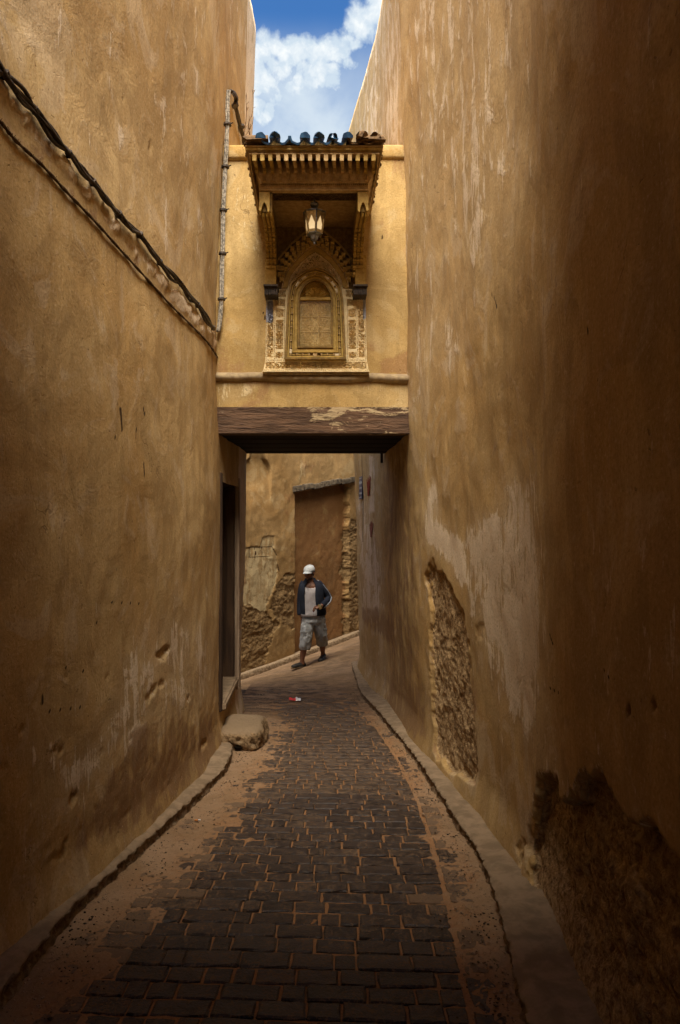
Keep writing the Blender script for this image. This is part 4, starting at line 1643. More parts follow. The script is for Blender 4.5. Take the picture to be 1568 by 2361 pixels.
def bracket_row(p0, p1, q0, q1, n, nm=True):
    """n carved brackets fanning from the frieze line p to the eave line q."""
    for k in range(n):
        t = (k + .5) / n
        a, b = p0.lerp(p1, t), q0.lerp(q1, t)
        side = (q1 - q0).normalized()
        out = (b - a)
        up = Vector((0, 0, 1))
        w = side * .0125
        m_ = MB()
        lo, hi = a - up * .052, b + up * .010
        m_.hexa([a - w - up * .030, a + w - up * .030, a + w + up * .012, a - w + up * .012, b - w - up * .018, b + w - up * .018, b + w + up * .022, b - w + up * .022])
        e = b + out.normalized() * .005
        m_.hexa([e - w * 1.25 - up * .024, e + w * 1.25 - up * .024, e + w * 1.25 + up * .024, e - w * 1.25 + up * .024,
                 e - w * 1.25 - up * .024 + out.normalized() * .014, e + w * 1.25 - up * .024 + out.normalized() * .014, e + w * 1.25 + up * .024 + out.normalized() * .014, e - w * 1.25 + up * .024 + out.normalized() * .014])
        c = a - up * .040
        m_.hexa([c - w * 1.1 - up * .016 - out * .05, c + w * 1.1 - up * .016 - out * .05, c + w * 1.1 + up * .02 - out * .05, c - w * 1.1 + up * .02 - out * .05,
                 c - w * .9 - up * .008 + out * .20, c + w * .9 - up * .008 + out * .20, c + w * .9 + up * .02 + out * .2, c - w * .9 + up * .02 + out * .2])
        m_.build('bracket', M['cedar_pale'] if 2 < k < n - 3 and nm else M['cedar'], bay, bevel=.0015)


EV = [Vector((-.478, 5.15, EYE + 2.738)), Vector((.480, 5.15, EYE + 2.738)), Vector((.480, 6.15, EYE + 2.75)), Vector((-.478, 6.15, EYE + 2.75))]
FT = [fr_pt(k, .78) for k in range(4)]
bracket_row(FT[0], FT[1], EV[0], EV[1], 16)
bracket_row(FT[0], FT[3], EV[0], EV[3], 10, False)
bracket_row(FT[1], FT[2], EV[1], EV[2], 10, False)
for k in range(13):
    a, b = fr_pt(0, .18), fr_pt(1, .18)
    p = a.lerp(b, (k + .5) / 13)
    m = MB()
    for q in (-1, 1):
        m.box(p + Vector((q * .008, -.006, .012)), (.008, .018, .050))
    m.box(p + Vector((0, -.008, .042)), (.034, .022, .012))
    m.box(p + Vector((0, -.006, -.016)), (.030, .020, .008))
    m.build('pilaster', M['cedar_pale'], bay)
# eave boards, then the deck
for (g_, z0_, z1_, mt) in ((.0, .012, .026, 'cedar_pale'), (.012, .026, .034, 'cedar_dark'), (.020, .034, .054, 'cedar'), (.026, .054, .066, 'cedar_pale')):
    m = MB()
    x0_, x1_, y0_ = -.492 - g_, .494 + g_, 5.135 - g_
    zc_ = EYE + 2.75
    m.box(((x0_ + x1_) / 2, y0_ + .03, zc_ + (z0_ + z1_) / 2), (x1_ - x0_, .06, z1_ - z0_ - .001))
    for xx in (x0_ + .03, x1_ - .03):
        m.box((xx, (y0_ + .06 + 6.19) / 2, zc_ + (z0_ + z1_) / 2), (.06, 6.19 - y0_ - .06, z1_ - z0_ - .001))
    m.build('eave_board', M[mt], bay, bevel=.002)
m = MB()
zd = EYE + 2.75 + .067
m.hexa([(-.50, 5.12, zd), (.50, 5.12, zd), (.50, 6.19, zd), (-.50, 6.19, zd), (-.48, 5.14, zd + .01), (.48, 5.14, zd + .01), (.48, 6.19, zd + .34), (-.48, 6.19, zd + .34)])
m.build('roof_deck', M['cedar_dark'], bay)
SL = math.radians(21)


def barrel(r=.042, L_=.52, pan=False, chip=0):
    m_ = MB()
    n = 9
    q_ = .76 if pan else .12
    rings = []
    for (y, s) in ((0, 1.0), (L_ * .5, .94), (L_, .86)):
        o, i = [], []
        for k in range(n):
            a = math.pi * k / (n - 1) * (1 if not pan else -1)
            w = 1 + (.05 * math.sin(k * 2.3 + chip) if y == 0 else 0)
            yy = y + (.020 * math.sin(k * 1.9 + chip * 3) * (chip > 0) if y == 0 else 0)
            o.append(Vector((r * s * w * math.cos(a), yy, r * s * w * math.sin(a))))
            i.append(Vector((r * q_ * s * w * math.cos(a), yy, r * q_ * s * w * math.sin(a))))
        rings.append(o + i[::-1])
    m_.loft(rings)
    return m_


bar_me = [barrel(chip=c).build('roof_tile', M['tile_blue'], bay, smooth=False) for c in (0, 1, 2)]
sid_me = [barrel(r=.050, L_=.17, chip=c).build('roof_tile', M['tile_brown'], bay, smooth=False) for c in (5, 6)]
brn_me = [barrel(r=.047, chip=c).build('roof_tile', M['tile_brown'], bay, smooth=False) for c in (3, 4)]
pan_ob = barrel(r=.062, pan=True).build('roof_tile', M['tile_blue'], bay)
panb_ob = barrel(r=.062, pan=True, chip=1).build('roof_tile', M['tile_brown'], bay)
used = set()


def place_tile(src, loc, rz=0.0, sc=1.0, low=0):
    if src.name in used:
        o = copy_of(src)
    else:
        o = src
        used.add(src.name)
    o.location = loc
    o.rotation_euler = (SL if abs(rz) < 1 else .05, low, rz)
    o.scale = (sc, 1, sc)
    return o


crest = [600, 633.5, 666.5, 703, 735.6, 768, 802, 835.6, 866.4]
zt_ = EYE + 2.752 + .076
for i, X in enumerate(crest):
    x = (X - 724) / F * 5.03
    low = (i == 2)
    src = bar_me[i % 3] if i < 7 else brn_me[i % 2]
    place_tile(src, (x, 5.05 + (.10 if low else rnd.uniform(-.012, .012)), zt_ + (-.012 if low else rnd.uniform(.004, .010))), rnd.uniform(-.05, .05), (.72 if low else rnd.uniform(.94, 1.04)), rnd.uniform(-.06, .06))
    if i < 8:
        xm = (x + (crest[i + 1] - 724) / F * 5.03) / 2
        place_tile(pan_ob if i < 6 else panb_ob, (xm, 5.06, zt_ + .030), rnd.uniform(-.03, .03), .95)
for sgn in (-1, 1):
    for k in range(7):
        o = place_tile(sid_me[k % 2], (sgn * .512 + .002, 5.10 + k * .155, zt_ - .020 + (.018 if k == 0 else 0)), sgn * math.pi / 2, 1.05)

# ------------------------------------------------------------------ lantern
M['metal'] = mat_simple('pierced_brass', (0.34, 0.25, 0.11), (0.52, 0.40, 0.20), 50, .38, .6, .003)
M['metal'].node_tree.nodes['Principled BSDF'].inputs['Metallic'].default_value = .75
M['pewter'] = mat_simple('dark_pewter', (0.14, 0.14, 0.145), (0.26, 0.265, 0.27), 50, .4, .6, .003)
M['pewter'].node_tree.nodes['Principled BSDF'].inputs['Metallic'].default_value = .8
lg = NT('lit_milk_glass', .35, .4)
lg.color((.80, .68, .45))
lg.b.inputs['Emission Color'].default_value = (1.0, .72, .36, 1)
lg.b.inputs['Emission Strength'].default_value = .16
M['milk'] = lg.m
LD = 5.62
lc = P(725, 540, LD)
lan = tag(empty('lantern', lc), 'six sided brass lantern with milky panes hanging under the carved canopy', 'lantern')
px_ = LD / F
zt2 = 46 * px_
R1, R0 = 26.3 * px_, 18.6 * px_
ph = math.radians(-79.3)
cor = lambda k, t: lc + Vector((math.cos(ph + k * math.pi / 3) * (R0 + (R1 - R0) * t), math.sin(ph + k * math.pi / 3) * (R0 + (R1 - R0) * t), zt2 * t))
for k in range(6):
    m = MB()
    e0, e1 = cor(k, -.03), cor(k, 1.04)
    m.tube([e0, e1], .0052, 7)
    m.ball(e1 + Vector((0, 0, .004)), .0075, 7, 5)
    m.ball(e0, .0065, 7, 5)
    m.build('lantern_post', M['pewter'] if k in (0,) else M['metal'], lan, smooth=True)
    a, b, c, d_ = cor(k, 0), cor(k + 1, 0), cor(k + 1, 1), cor(k, 1)
    bil = lambda u_, v_: a.lerp(b, u_).lerp(d_.lerp(c, u_), v_)
    arch_uv = [(.16, .14), (.84, .14), (.86, .42), (.74, .52), (.66, .62), (.5, .80), (.34, .62), (.26, .52), (.14, .42)]
    sq_uv = [(.04, .0), (.96, .0), (.96, .42), (.96, .6), (.96, .8), (.5, 1.0), (.04, .8), (.04, .6), (.04, .42)]
    nrm = (b - a).cross(d_ - a).normalized()
    m = MB()
    m.ring([bil(u_, v_) for u_, v_ in sq_uv], [bil(u_, v_) for u_, v_ in arch_uv], -nrm * .003)
    m.quad([bil(.04, .8), bil(.5, 1.0), bil(.04, 1.0)])
    m.quad([bil(.5, 1.0), bil(.96, .8), bil(.96, 1.0)])
    m.build('pierced_panel', M['metal'], lan)
    m = MB()
    i_ = [bil(u_, v_) - nrm * .006 for u_, v_ in ((.05, .02), (.95, .02), (.95, .98), (.05, .98))]
    m.quad(i_)
    m.build('pane', M['milk'], lan)
m = MB()
m.lathe(lc, [(R1 * 1.0, zt2 - .002), (R1 * 1.02, zt2 + .008), (R1 * .72, zt2 + .022), (R1 * .36, zt2 + .036), (.012, zt2 + .046), (.010, zt2 + .052), (.030, zt2 + .062), (.037, zt2 + .078), (.033, zt2 + .090), (.016, zt2 + .097), (.006, zt2 + .104), (.006, zt2 + .20)], 12, ph)
m.build('lantern_cap', M['pewter'], lan, smooth=False)
m = MB()
m.lathe(lc, [(R0 * .98, .004), (R0 * 1.03, -.004), (R0 * .80, -.010), (.040, -.014), (.038, -.026), (.028, -.046), (.012, -.060), (.005, -.066), (.011, -.072), (.011, -.077), (.003, -.086)], 6, ph)
m.build('finial', M['pewter'], lan)
m = MB()
m.lathe(lc, [(.03, zt2 + .200), (.092, zt2 + .202), (.098, zt2 + .212), (.098, zt2 + .226), (.03, zt2 + .226)], 20)
m.build('ceiling_rose', M['soffit'], lan)

# ------------------------------------------------------------------ cables on the left house
M['cable'] = mat_simple('black_cable', (0.020, 0.015, 0.011), (0.075, 0.052, 0.034), 40, .6, .35, .002)
M['cable_grey'] = mat_simple('paint_spattered_cable', (0.12, 0.105, 0.085), (0.40, 0.35, 0.27), 45, .75, .25, .003)
M['rope'] = mat_simple('frayed_jute', (0.055, 0.032, 0.016), (0.12, 0.075, 0.04), 60, .95, .1, .003)


def smooth_path(pts, per=8):
    out = []
    n = len(pts)
    for i in range(n - 1):
        p0, p1, p2, p3 = pts[max(i - 1, 0)], pts[i], pts[i + 1], pts[min(i + 2, n - 1)]
        for k in range(per):
            t = k / per
            out.append(.5 * ((2 * p1) + (-p0 + p2) * t + (2 * p0 - 5 * p1 + 4 * p2 - p3) * t * t + (-p0 + 3 * p1 - 3 * p2 + p3) * t ** 3))
    out.append(pts[-1])
    return out


clips = [(-60, 92), (0, 172), (69.5, 254), (149, 355), (205, 420), (265, 494), (314, 541), (361, 604), (410, 654), (450, 703), (486, 756)]
bun = tag(empty('cable_bundle', on_wall(265, 494, -1)), 'thick black bundle of sagging cables sloping down the left house wall', 'cables')
rc = random.Random(5)
for c in range(7):
    pts = []
    for i, (x, y) in enumerate(clips):
        dn = rc.uniform(-.010, .018)
        p = on_wall(x, y, -1, .022 + rc.uniform(-.008, .012))
        pts.append(p + Vector((0, 0, -dn * .9)))
        if i < len(clips) - 1:
            x2, y2 = clips[i + 1]
            q = on_wall((x + x2) / 2, (y + y2) / 2, -1, .024 + rc.uniform(-.008, .016))
            pts.append(q + Vector((0, 0, rc.uniform(-.045, .012) * (1.0 if c > 2 else .4))))
    m = MB()
    m.tube(smooth_path(pts, 5), rc.uniform(.005, .0105), 7)
    m.build('cable', M['cable'], bun, smooth=True)
for (x, y) in clips[1:]:
    p = on_wall(x, y, -1, .022)
    m = MB()
    r = rc.uniform(.017, .023)
    rings = []
    m.tube([p + Vector((0, -.012, .006)), p + Vector((0, .009, -.008))], r, 9)
    m.build('cable_tie', M['cable'], bun)

rope_pts = [(-60, 215), (0, 286), (33, 326), (93, 382), (155, 449), (215, 511), (281, 584), (337, 645), (390, 703), (440, 752), (473, 786), (492, 812), (502, 830)]
m = MB()
rp_ = [on_wall(x, y, -1, .010) for x, y in rope_pts]
sp = smooth_path(rp_, 8)
m.tube(sp, [.0075 + .002 * math.sin(i * 1.7) for i in range(len(sp))], 7)
for i in range(0, len(sp) - 1):
    for _ in range(2):
        p = sp[i].lerp(sp[i + 1], rc.random())
        m.tube([p, p + Vector((rc.uniform(.0, .012), rc.uniform(-.02, .02), rc.uniform(-.016, .016)))], .0012, 3)
tag(m.build('rope', M['rope'], None, smooth=False), 'thin frayed brown rope sloping down the left wall below the black cables', 'rope')

vb = tag(empty('cable_bundle', P(510, 480, 6.13)), 'pale paint spattered cable bundle running down the corner beside the window bay', 'cables')
vp = [(521, 208), (519.5, 230), (518.5, 255), (518.5, 287), (516.5, 330), (515.6, 351), (513.6, 385), (511, 430), (509, 485), (508, 540), (507, 585), (505.5, 640), (504.5, 690), (502, 730), (497, 765)]
for c in range(5):
    a0 = c * 1.256
    pts = []
    for i, (x, y) in enumerate(vp):
        tw = a0 + i * .55
        pts.append(P(x + 6 + 3.4 * math.cos(tw), y, 6.125 + .014 * math.sin(tw)))
    m = MB()
    m.tube(smooth_path(pts, 4), .0085, 6)
    m.build('cable', M['cable_grey'], vb, smooth=True)
for y in (287, 385, 485, 585, 690):
    x = np.interp(y, [p[1] for p in vp], [p[0] for p in vp])
    m = MB()
    p = P(x + 6, y, 6.125)
    m.tube([p + Vector((0, 0, .008)), p + Vector((0, 0, -.008))], .036, 9)
    m.tube([p + Vector((.02, -.01, 0)), p + Vector((.055, -.02, .006))], .005, 5)
    m.build('cable_tie', M['cable'], vb)

db = tag(empty('cable_bundle', P(540, 270, 6.6)), 'short dark cable bundle hanging from the bend above the parapet', 'cables')
dp = [(520, 210), (527, 214), (533, 226), (534, 240), (538, 258), (543, 280), (548, 300), (553, 316), (556, 334)]
for c in range(4):
    a0 = c * 1.57
    pts = []
    for i, (x, y) in enumerate(dp):
        p = on_wall(x, y, -1, .05 if i < 3 else .035)
        if p.y > 7.9 or p.y < 5.9:
            p = P(x, y, 6.15 + .08 * i)
        pts.append(p + Vector((.012 * math.cos(a0 + i), .012 * math.sin(a0 + i), .006 * math.sin(a0 * 2 + i))))
    m = MB()
    m.tube(smooth_path(pts, 4), .011, 6)
    m.build('cable', M['cable'], db, smooth=True)
for (x, y) in ((534, 243), (549, 292)):
    p = on_wall(x, y, -1, .035)
    m = MB()
    m.tube([p + Vector((-.004, 0, .010)), p + Vector((.004, 0, -.010))], .036, 8)
    m.build('cable_tie', M['cable'], db)

# dry weeds rooted in the far edge of the left house
M['weed'] = mat_simple('dry_weed', (0.10, 0.055, 0.025), (0.20, 0.12, 0.06), 40, .95, .1, 0)
wd_ = tag(empty('dry_weed', P(566, 310, 7.6)), 'dry brown weed sprouting high on the left house beside the sky', 'plant')
for (pts, n_) in (([(558, 318), (560, 290), (562, 262), (559, 235), (558, 218)], 10), ([(572, 312), (568, 285), (575, 262), (576, 235), (573, 205)], 9), ([(560, 315), (570, 300), (576, 285)], 5)):
    sp = smooth_path([on_wall(x, y, -1, .02 + .006 * i) for i, (x, y) in enumerate(pts)], 4)
    m = MB()
    m.tube(sp, [.006 * (1 - .8 * i / len(sp)) for i in range(len(sp))], 5)
    for k in range(n_):
        p = sp[rc.randrange(len(sp))]
        m.tube([p, p + Vector((rc.uniform(0, .03), rc.uniform(-.05, .05), rc.uniform(.02, .10)))], .0022, 3)
    m.build('stem', M['weed'], wd_)

# ------------------------------------------------------------------ street plate and painted hands
M['plate'] = mat_simple('blue_enamel', (0.010, 0.030, 0.095), (0.020, 0.050, 0.14), 14, .35, .5, .001)
M['white'] = mat_simple('white_enamel', (0.42, 0.44, 0.46), (0.58, 0.60, 0.60), 20, .4, .5, 0)
M['redpaint'] = mat_simple('red_hand_paint', (0.17, 0.030, 0.016), (0.25, 0.050, 0.026), 60, .9, .1, 0)
M['palepaint'] = mat_simple('faded_red_paint', (0.22, 0.085, 0.06), (0.29, 0.12, 0.085), 60, .9, .1, 0)


def wall_frame(X, Y):
    c = on_wall(X, Y, 1, 0.0)
    a, b = on_wall(X - 6, Y, 1, 0.0), on_wall(X + 6, Y, 1, 0.0)
    t = (a - b)
    t.z = 0
    t.normalize()                                   # along the wall, away from the camera
    n = Vector((-t.y, t.x, 0))
    if n.x > 0:
        n = -n
    return c, t, n


def along_plate(c, t, n, pts, off, th):
    return [c + t * u_ + Vector((0, 0, v_)) + n * off for u_, v_ in pts], n * th


c, t, n = wall_frame(834, 1125)
pl = tag(empty('street_sign', c), 'small blue enamel street plate on the right wall beyond the arch', 'sign')
mu, mv = .26, .155
hv = 26 / F * c.y
hu = hv * .72
pts, off = along_plate(c, t, n, [(-hu, -hv), (hu, -hv), (hu, hv), (-hu, hv)], .012, .006)
m = MB()
m.prism(pts, off)
pb = m.build('plate', M['plate'], pl, bevel=.001)
# line borders and the two rows of lettering: Arabic above, Latin below, too worn to read
for v in (.84, -.84):
    m = MB()
    pts, off = along_plate(c, t, n, [(-hu * .86, hv * (v - .03)), (hu * .86, hv * (v - .03)), (hu * .86, hv * (v + .03)), (-hu * .86, hv * (v + .03))], .0182, .0012)
    m.prism(pts, off)
    m.build('border_line', M['white'], pl)
for (row, sc_, hh, nn) in ((.45, .86, .17, 7), (-.02, .7, .09, 6), (-.48, .8, .12, 9)):
    m = MB()
    u0 = hu * sc_
    while u0 > -hu * sc_:
        w = rc.uniform(.05, .13) * hu * 2 / 1.6
        h = hh * rc.uniform(.6, 1.1) * hv
        vv_ = row * hv + rc.uniform(-.03, .03) * hv
        pts, off = along_plate(c, t, n, [(u0, vv_ - h), (u0 - w * .35, vv_ - h), (u0 - w * .35, vv_ - h * .3), (u0 - w, vv_ - h * .3), (u0 - w, vv_), (u0 - w * .35, vv_ + h * .1), (u0 - w * .3, vv_ + h), (u0, vv_ + h)], .0182, .0012)
        m.prism(pts, off)
        u0 -= w * 1.25
    o = m.build('lettering', M['white'], pl)
    o['kind'] = 'stuff'

HAND = [(-.32, -1), (.05, -1.05), (.20, -.55), (.42, -.10), (.50, .35), (.62, .55), (.60, .80), (.46, .78), (.36, .45), (.26, .40), (.24, .95), (.08, 1.05), (.02, .45), (-.08, .45), (-.14, .90), (-.28, .85), (-.26, .38), (-.38, .30), (-.46, .65), (-.60, .60), (-.52, .1), (-.42, -.3)]
for (X, Y, hh, ww, mt, lab) in ((851, 1119, 24, 2.0, 'redpaint', 'dark red painted hand print on the right wall beside the blue plate'), (857, 1220, 18, 2.0, 'palepaint', 'faded red painted hand smear on the right wall below the darker one')):
    c, t, n = wall_frame(X, Y)
    s = hh / F * c.y
    pts, off = along_plate(c, t, n, [(-u_ * s * ww * .9, v_ * s) for u_, v_ in HAND], .004, .003)
    m = MB()
    m.prism(pts, off)
    tag(m.build('hand_print', M[mt]), lab, 'painted mark', 'red hand prints on the right wall')

# ------------------------------------------------------------------ masonry block by the door
def lump(name, c, s, seed, mat_a, rough_, rot=0.0, sub=5, parent=None):
    bm = bmesh.new()
    bmesh.ops.create_cube(bm, size=2)
    bmesh.ops.subdivide_edges(bm, edges=bm.edges, cuts=2 ** sub // 2, use_grid_fill=True)
    co = np.array([v.co for v in bm.verts])
    nrm = co / np.maximum(np.linalg.norm(co, axis=1, keepdims=True), 1e-6)
    p = 4.2
    l = (np.abs(co) ** p).sum(1) ** (1 / p)
    co = co / l[:, None]
    n_ = fbm(co[:, 0] * 2.2 + co[:, 2] * 1.3, co[:, 1] * 2.2 - co[:, 2] * 1.7, 5, seed) - .5
    n2_ = fbm(co[:, 0] * 9 + co[:, 2] * 6, co[:, 1] * 9 - co[:, 2] * 7, 4, seed + 3) - .5
    side_ = sstep(.95, .6, co[:, 2])
    co = co + nrm * ((n_ * .25 + n2_ * .16) * (.25 + .75 * side_) * rough_)[:, None]
    co = co * np.array(s)
    ca, sa = math.cos(rot), math.sin(rot)
    co = np.stack([co[:, 0] * ca - co[:, 1] * sa, co[:, 0] * sa + co[:, 1] * ca, co[:, 2]], 1) + np.array(c)
    for v, q in zip(bm.verts, co):
        v.co = q
    me = bpy.data.meshes.new(name)
    bm.to_mesh(me)
    bm.free()
    me.polygons.foreach_set('use_smooth', np.ones(len(me.polygons), bool))
    return link(name, me, mat_a, parent)


bk = NT('crumbling_masonry', .95, .1)
f1 = bk.noise(24, 7, .68, .4)
f2 = bk.noise(5, 6, .6, .4)
geo = bk.N.new('ShaderNodeNewGeometry')
sx_ = bk.N.new('ShaderNodeSeparateXYZ')
bk.L.new(geo.outputs['Normal'], sx_.inputs[0])
cc = bk.mix(bk.smooth(f1, .36, .62), (0.09, 0.052, 0.024), (0.33, 0.22, 0.115))
cc = bk.mix(bk.smooth(sx_.outputs['Z'], .55, .85), cc, bk.mix(f2, (0.22, 0.152, 0.088), (0.30, 0.215, 0.13)))
bk.color(cc)
bk.bump(f1, .02)
M['block'] = bk.m
blk = lump('stone_block', (-.680, 6.52, float(gz(-.66, 6.5)) + .075), (.215, .33, .145), 707, M['block'], 1.5, -.08)
tag(blk, 'rounded masonry mounting block with crumbling front beside the dark doorway', 'stone block')
m = MB()
m.lathe((0, 0, 0), [(.001, .012), (.030, .010), (.040, .0), (.030, -.02), (.001, -.02)], 10)
hole = m.build('drain_hole', M['void'], blk, smooth=True)
hole.rotation_euler = (math.radians(90), 0, 0)
hole.location = P(607 * .2574 / .2574 * 0 + 461.2 + 345 * .2574, 1498.9 + 872 * .2574, 6.19)
hole.scale = (1, .55, 1)

# ------------------------------------------------------------------ litter
M['wrap_red'] = mat_simple('red_foil', (0.55, 0.035, 0.025), (0.65, 0.06, 0.04), 30, .35, .5, 0)
M['wrap_white'] = mat_simple('white_foil', (0.70, 0.66, 0.60), (0.78, 0.74, 0.70), 30, .4, .5, 0)
M['filter'] = mat_simple('orange_filter', (0.62, 0.20, 0.035), (0.70, 0.26, 0.06), 30, .8, .2, 0)


def ground_pt(X, Y, up=0.0):
    d = np.linspace(2.2, 11.5, 6000)
    x = (X - 724) / F * d
    z = gz(x, d)
    f = EYE + (1202 - Y) / F * d - z
    k = int(np.where(np.sign(f[1:]) != np.sign(f[:-1]))[0][0])
    return Vector((float(x[k]), float(d[k]), float(z[k]) + up))


gp = ground_pt(680, 1618, .02)
wr = tag(empty('wrapper', gp), 'crumpled red and white wrapper lying on the setts before the arch', 'litter')
for (mt, nm, x0_, x1_) in (('wrap_red', 'red_end', -.075, .012), ('wrap_white', 'white_end', .012, .075)):
    xs = np.linspace(x0_, x1_, 9)
    us = np.linspace(-1, 1, 7)
    A, B = np.meshgrid(xs, us, indexing='ij')
    z = .022 * (1 - B ** 2) + .012 * np.sin(A * 90 + B * 3) * (1 - np.abs(B)) + .006 * np.sin(B * 9 + A * 40)
    V3 = np.stack([A + gp.x, B * .035 + gp.y + .01 * np.sin(A * 60), z + gp.z + .004], -1).reshape(-1, 3)
    link(nm, np_mesh(nm, V3, grid_quads(9, 7)), M[mt], wr)
gp = ground_pt(456, 1897, .012)
cg = tag(empty('cigarette_butt', gp), 'cigarette butt with orange filter on the sand near the left kerb', 'litter')
m = MB()
m.tube([gp + Vector((-.020, -.003, .006)), gp + Vector((.002, 0, .006))], .0048, 8)
m.build('filter', M['filter'], cg, smooth=True)
m = MB()
m.tube([gp + Vector((.002, 0, .006)), gp + Vector((.018, .003, .006))], .0047, 8)
m.build('paper', M['wrap_white'], cg, smooth=True)
# pebbles and grit by the kerbs: uncountable
pv, pq, o = [], [], 0
base = np.array([(1, 0, 0), (0, 1, 0), (-1, 0, 0), (0, -1, 0), (0, 0, 1), (0, 0, -1)], float)
bq = np.array([(0, 1, 4, 4), (1, 2, 4, 4), (2, 3, 4, 4), (3, 0, 4, 4), (1, 0, 5, 5), (2, 1, 5, 5), (3, 2, 5, 5), (0, 3, 5, 5)])[:, :3]
for k in range(2600):
    yy = 2.2 + 7.5 * rc.random() ** 1.6
    if rc.random() < .5:
        x = float(curve(LK, min(yy, 6.5))) + abs(rc.gauss(0, .14)) + .01
    else:
        x = float(curve(RK, yy)) - abs(rc.gauss(0, .12)) - .01
    r = min(.016, .0022 + abs(rc.gauss(0, .0026)))
    a = rc.uniform(0, 6.28)
    v = base * np.array((r * rc.uniform(.8, 1.5), r, r * .7))
    v = np.stack([v[:, 0] * math.cos(a) - v[:, 1] * math.sin(a), v[:, 0] * math.sin(a) + v[:, 1] * math.cos(a), v[:, 2]], 1)
    pv.append(v + np.array((x, yy, float(gz(x, yy)) + .012)))
    pq.append(bq + o)
    o += 6
M['pebble'] = mat_simple('grit', (0.05, 0.032, 0.02), (0.34, 0.23, 0.14), 3, .9, .2, 0, lo=.45, hi=.55)
tag(link('gravel', np_mesh('gravel', np.concatenate(pv), np.concatenate(pq)), M['pebble']), 'loose grit and pebbles gathered along both kerbs', kind='stuff')
# iron peg under the far edge of the bridge
m = MB()
m.box(P(880, 1056, 8.16), (.03, .03, .12))
m.build('iron_peg', M['cable'], bridge, bevel=.004)

# ------------------------------------------------------------------ walking man
def mat_cloth(name, a, b, fold=7.0, fd=.012, rough=.9):
    n = NT(name, rough, .15)
    f = n.noise(fold, 5, .55, 1.2, (1, 1, .45))
    t = n.noise(140, 3, .6)
    n.color(n.mix(n.smooth(f, .35, .65), a, b))
    n.bump(n.math('ADD', n.math('MULTIPLY', f, 1.6), n.math('MULTIPLY', t, .06)), fd, .9)
    return n.m


M['skin'] = mat_simple('brown_skin', (0.17, 0.075, 0.040), (0.23, 0.105, 0.058), 9, .55, .35, .001)
M['hair'] = mat_simple('black_hair', (0.010, 0.007, 0.006), (0.025, 0.018, 0.014), 60, .7, .3, .004)
M['navy'] = mat_cloth('navy_tracksuit', (0.012, 0.014, 0.021), (0.022, 0.026, 0.038), 6)
M['shirt'] = mat_cloth('pale_cotton', (0.36, 0.325, 0.31), (0.45, 0.41, 0.395), 8, .016)
M['denim'] = mat_cloth('grey_denim', (0.25, 0.25, 0.235), (0.36, 0.365, 0.36), 11, .020)
M['capcloth'] = mat_cloth('white_cap_cloth', (0.43, 0.45, 0.44), (0.54, 0.56, 0.55), 9, .004)
M['shoe'] = mat_simple('black_trainer', (0.012, 0.011, 0.010), (0.035, 0.032, 0.028), 40, .55, .4, .002)
M['gum'] = mat_simple('gum_sole', (0.14, 0.085, 0.04), (0.19, 0.12, 0.06), 30, .7, .3, 0)
M['stripe'] = mat_simple('pale_stripe', (0.24, 0.25, 0.27), (0.32, 0.33, 0.35), 30, .8, .2, 0)
M['gold'] = mat_simple('gold_watch', (0.75, 0.60, 0.28), (0.85, 0.72, 0.40), 30, .22, .6, 0)
M['gold'].node_tree.nodes['Principled BSDF'].inputs['Metallic'].default_value = .9

KM = 11.2 / F * .12698
MX, MY = (720 - 724) / F * 11.2, 11.2
MZ = EYE + (1202 - 1538.8) / F * 11.2
man = tag(empty('person', (MX, MY, MZ)), 'person walking in a white cap, open dark jacket, pale shirt and long grey shorts', 'person')


def Q(x, y, w=0.0):
    return Vector((MX + (x - 676) * KM, MY - w, MZ + (2130 - y) * KM))


def vrings(spec, n=20, fd=0.0):
    """Level rings: (zx, zy, half width, half depth, forward)."""
    out = []
    for (x, y, a, b, w) in spec:
        c = Q(x, y, w)
        out.append([c + Vector((a * math.sin(2 * math.pi * k / n), -b * math.cos(2 * math.pi * k / n), -fd * 0)) for k in range(n)])
    return out


def remesh(o, vox, sm=4):
    r = o.modifiers.new('remesh', 'REMESH')
    r.mode = 'VOXEL'
    r.voxel_size = vox
    r.use_smooth_shade = True
    s = o.modifiers.new('smooth', 'SMOOTH')
    s.iterations = sm
    s.factor = .5


HC = Q(624, 412, .035)                        # head centre
YAW = math.radians(-27)                       # turned to the photo's left
HR = Matrix.Rotation(YAW, 3, 'Z') @ Matrix.Rotation(math.radians(9), 3, 'X')


def hp(x, y, z):
    """Head space: x to the man's left (photo right), -y forward, z up."""
    return HC + HR @ Vector((x, y, z))


def hball(m, c, r, n=14, k=10):
    v0 = len(m.bm.verts)
    m.ball((0, 0, 0), r, n, k)
    m.bm.verts.ensure_lookup_table()
    for v in m.bm.verts[v0:]:
        v.co = hp(v.co.x + c[0], v.co.y + c[1], v.co.z + c[2])


mb = MB()
hball(mb, (0, .008, .020), (.076, .096, .100))
hball(mb, (0, -.018, -.050), (.058, .070, .066))
hball(mb, (0, -.058, -.088), (.030, .026, .024))           # chin
hball(mb, (0, -.095, -.018), (.013, .020, .026))           # nose
hball(mb, (0, -.106, -.032), (.017, .013, .011))
hball(mb, (0, -.082, .026), (.056, .016, .012))            # brow
hball(mb, (0, -.084, -.056), (.026, .010, .010))           # lips
for s in (-1, 1):
    hball(mb, (s * .078, .012, -.008), (.010, .018, .032))  # ears
    hball(mb, (s * .042, -.066, -.026), (.020, .018, .018))  # cheekbones
mb.tube([Q(632, 470, 0), Q(640, 540, .0), Q(652, 620, -.01)], [(.056, .056), (.060, .060), (.085, .070)], 14)
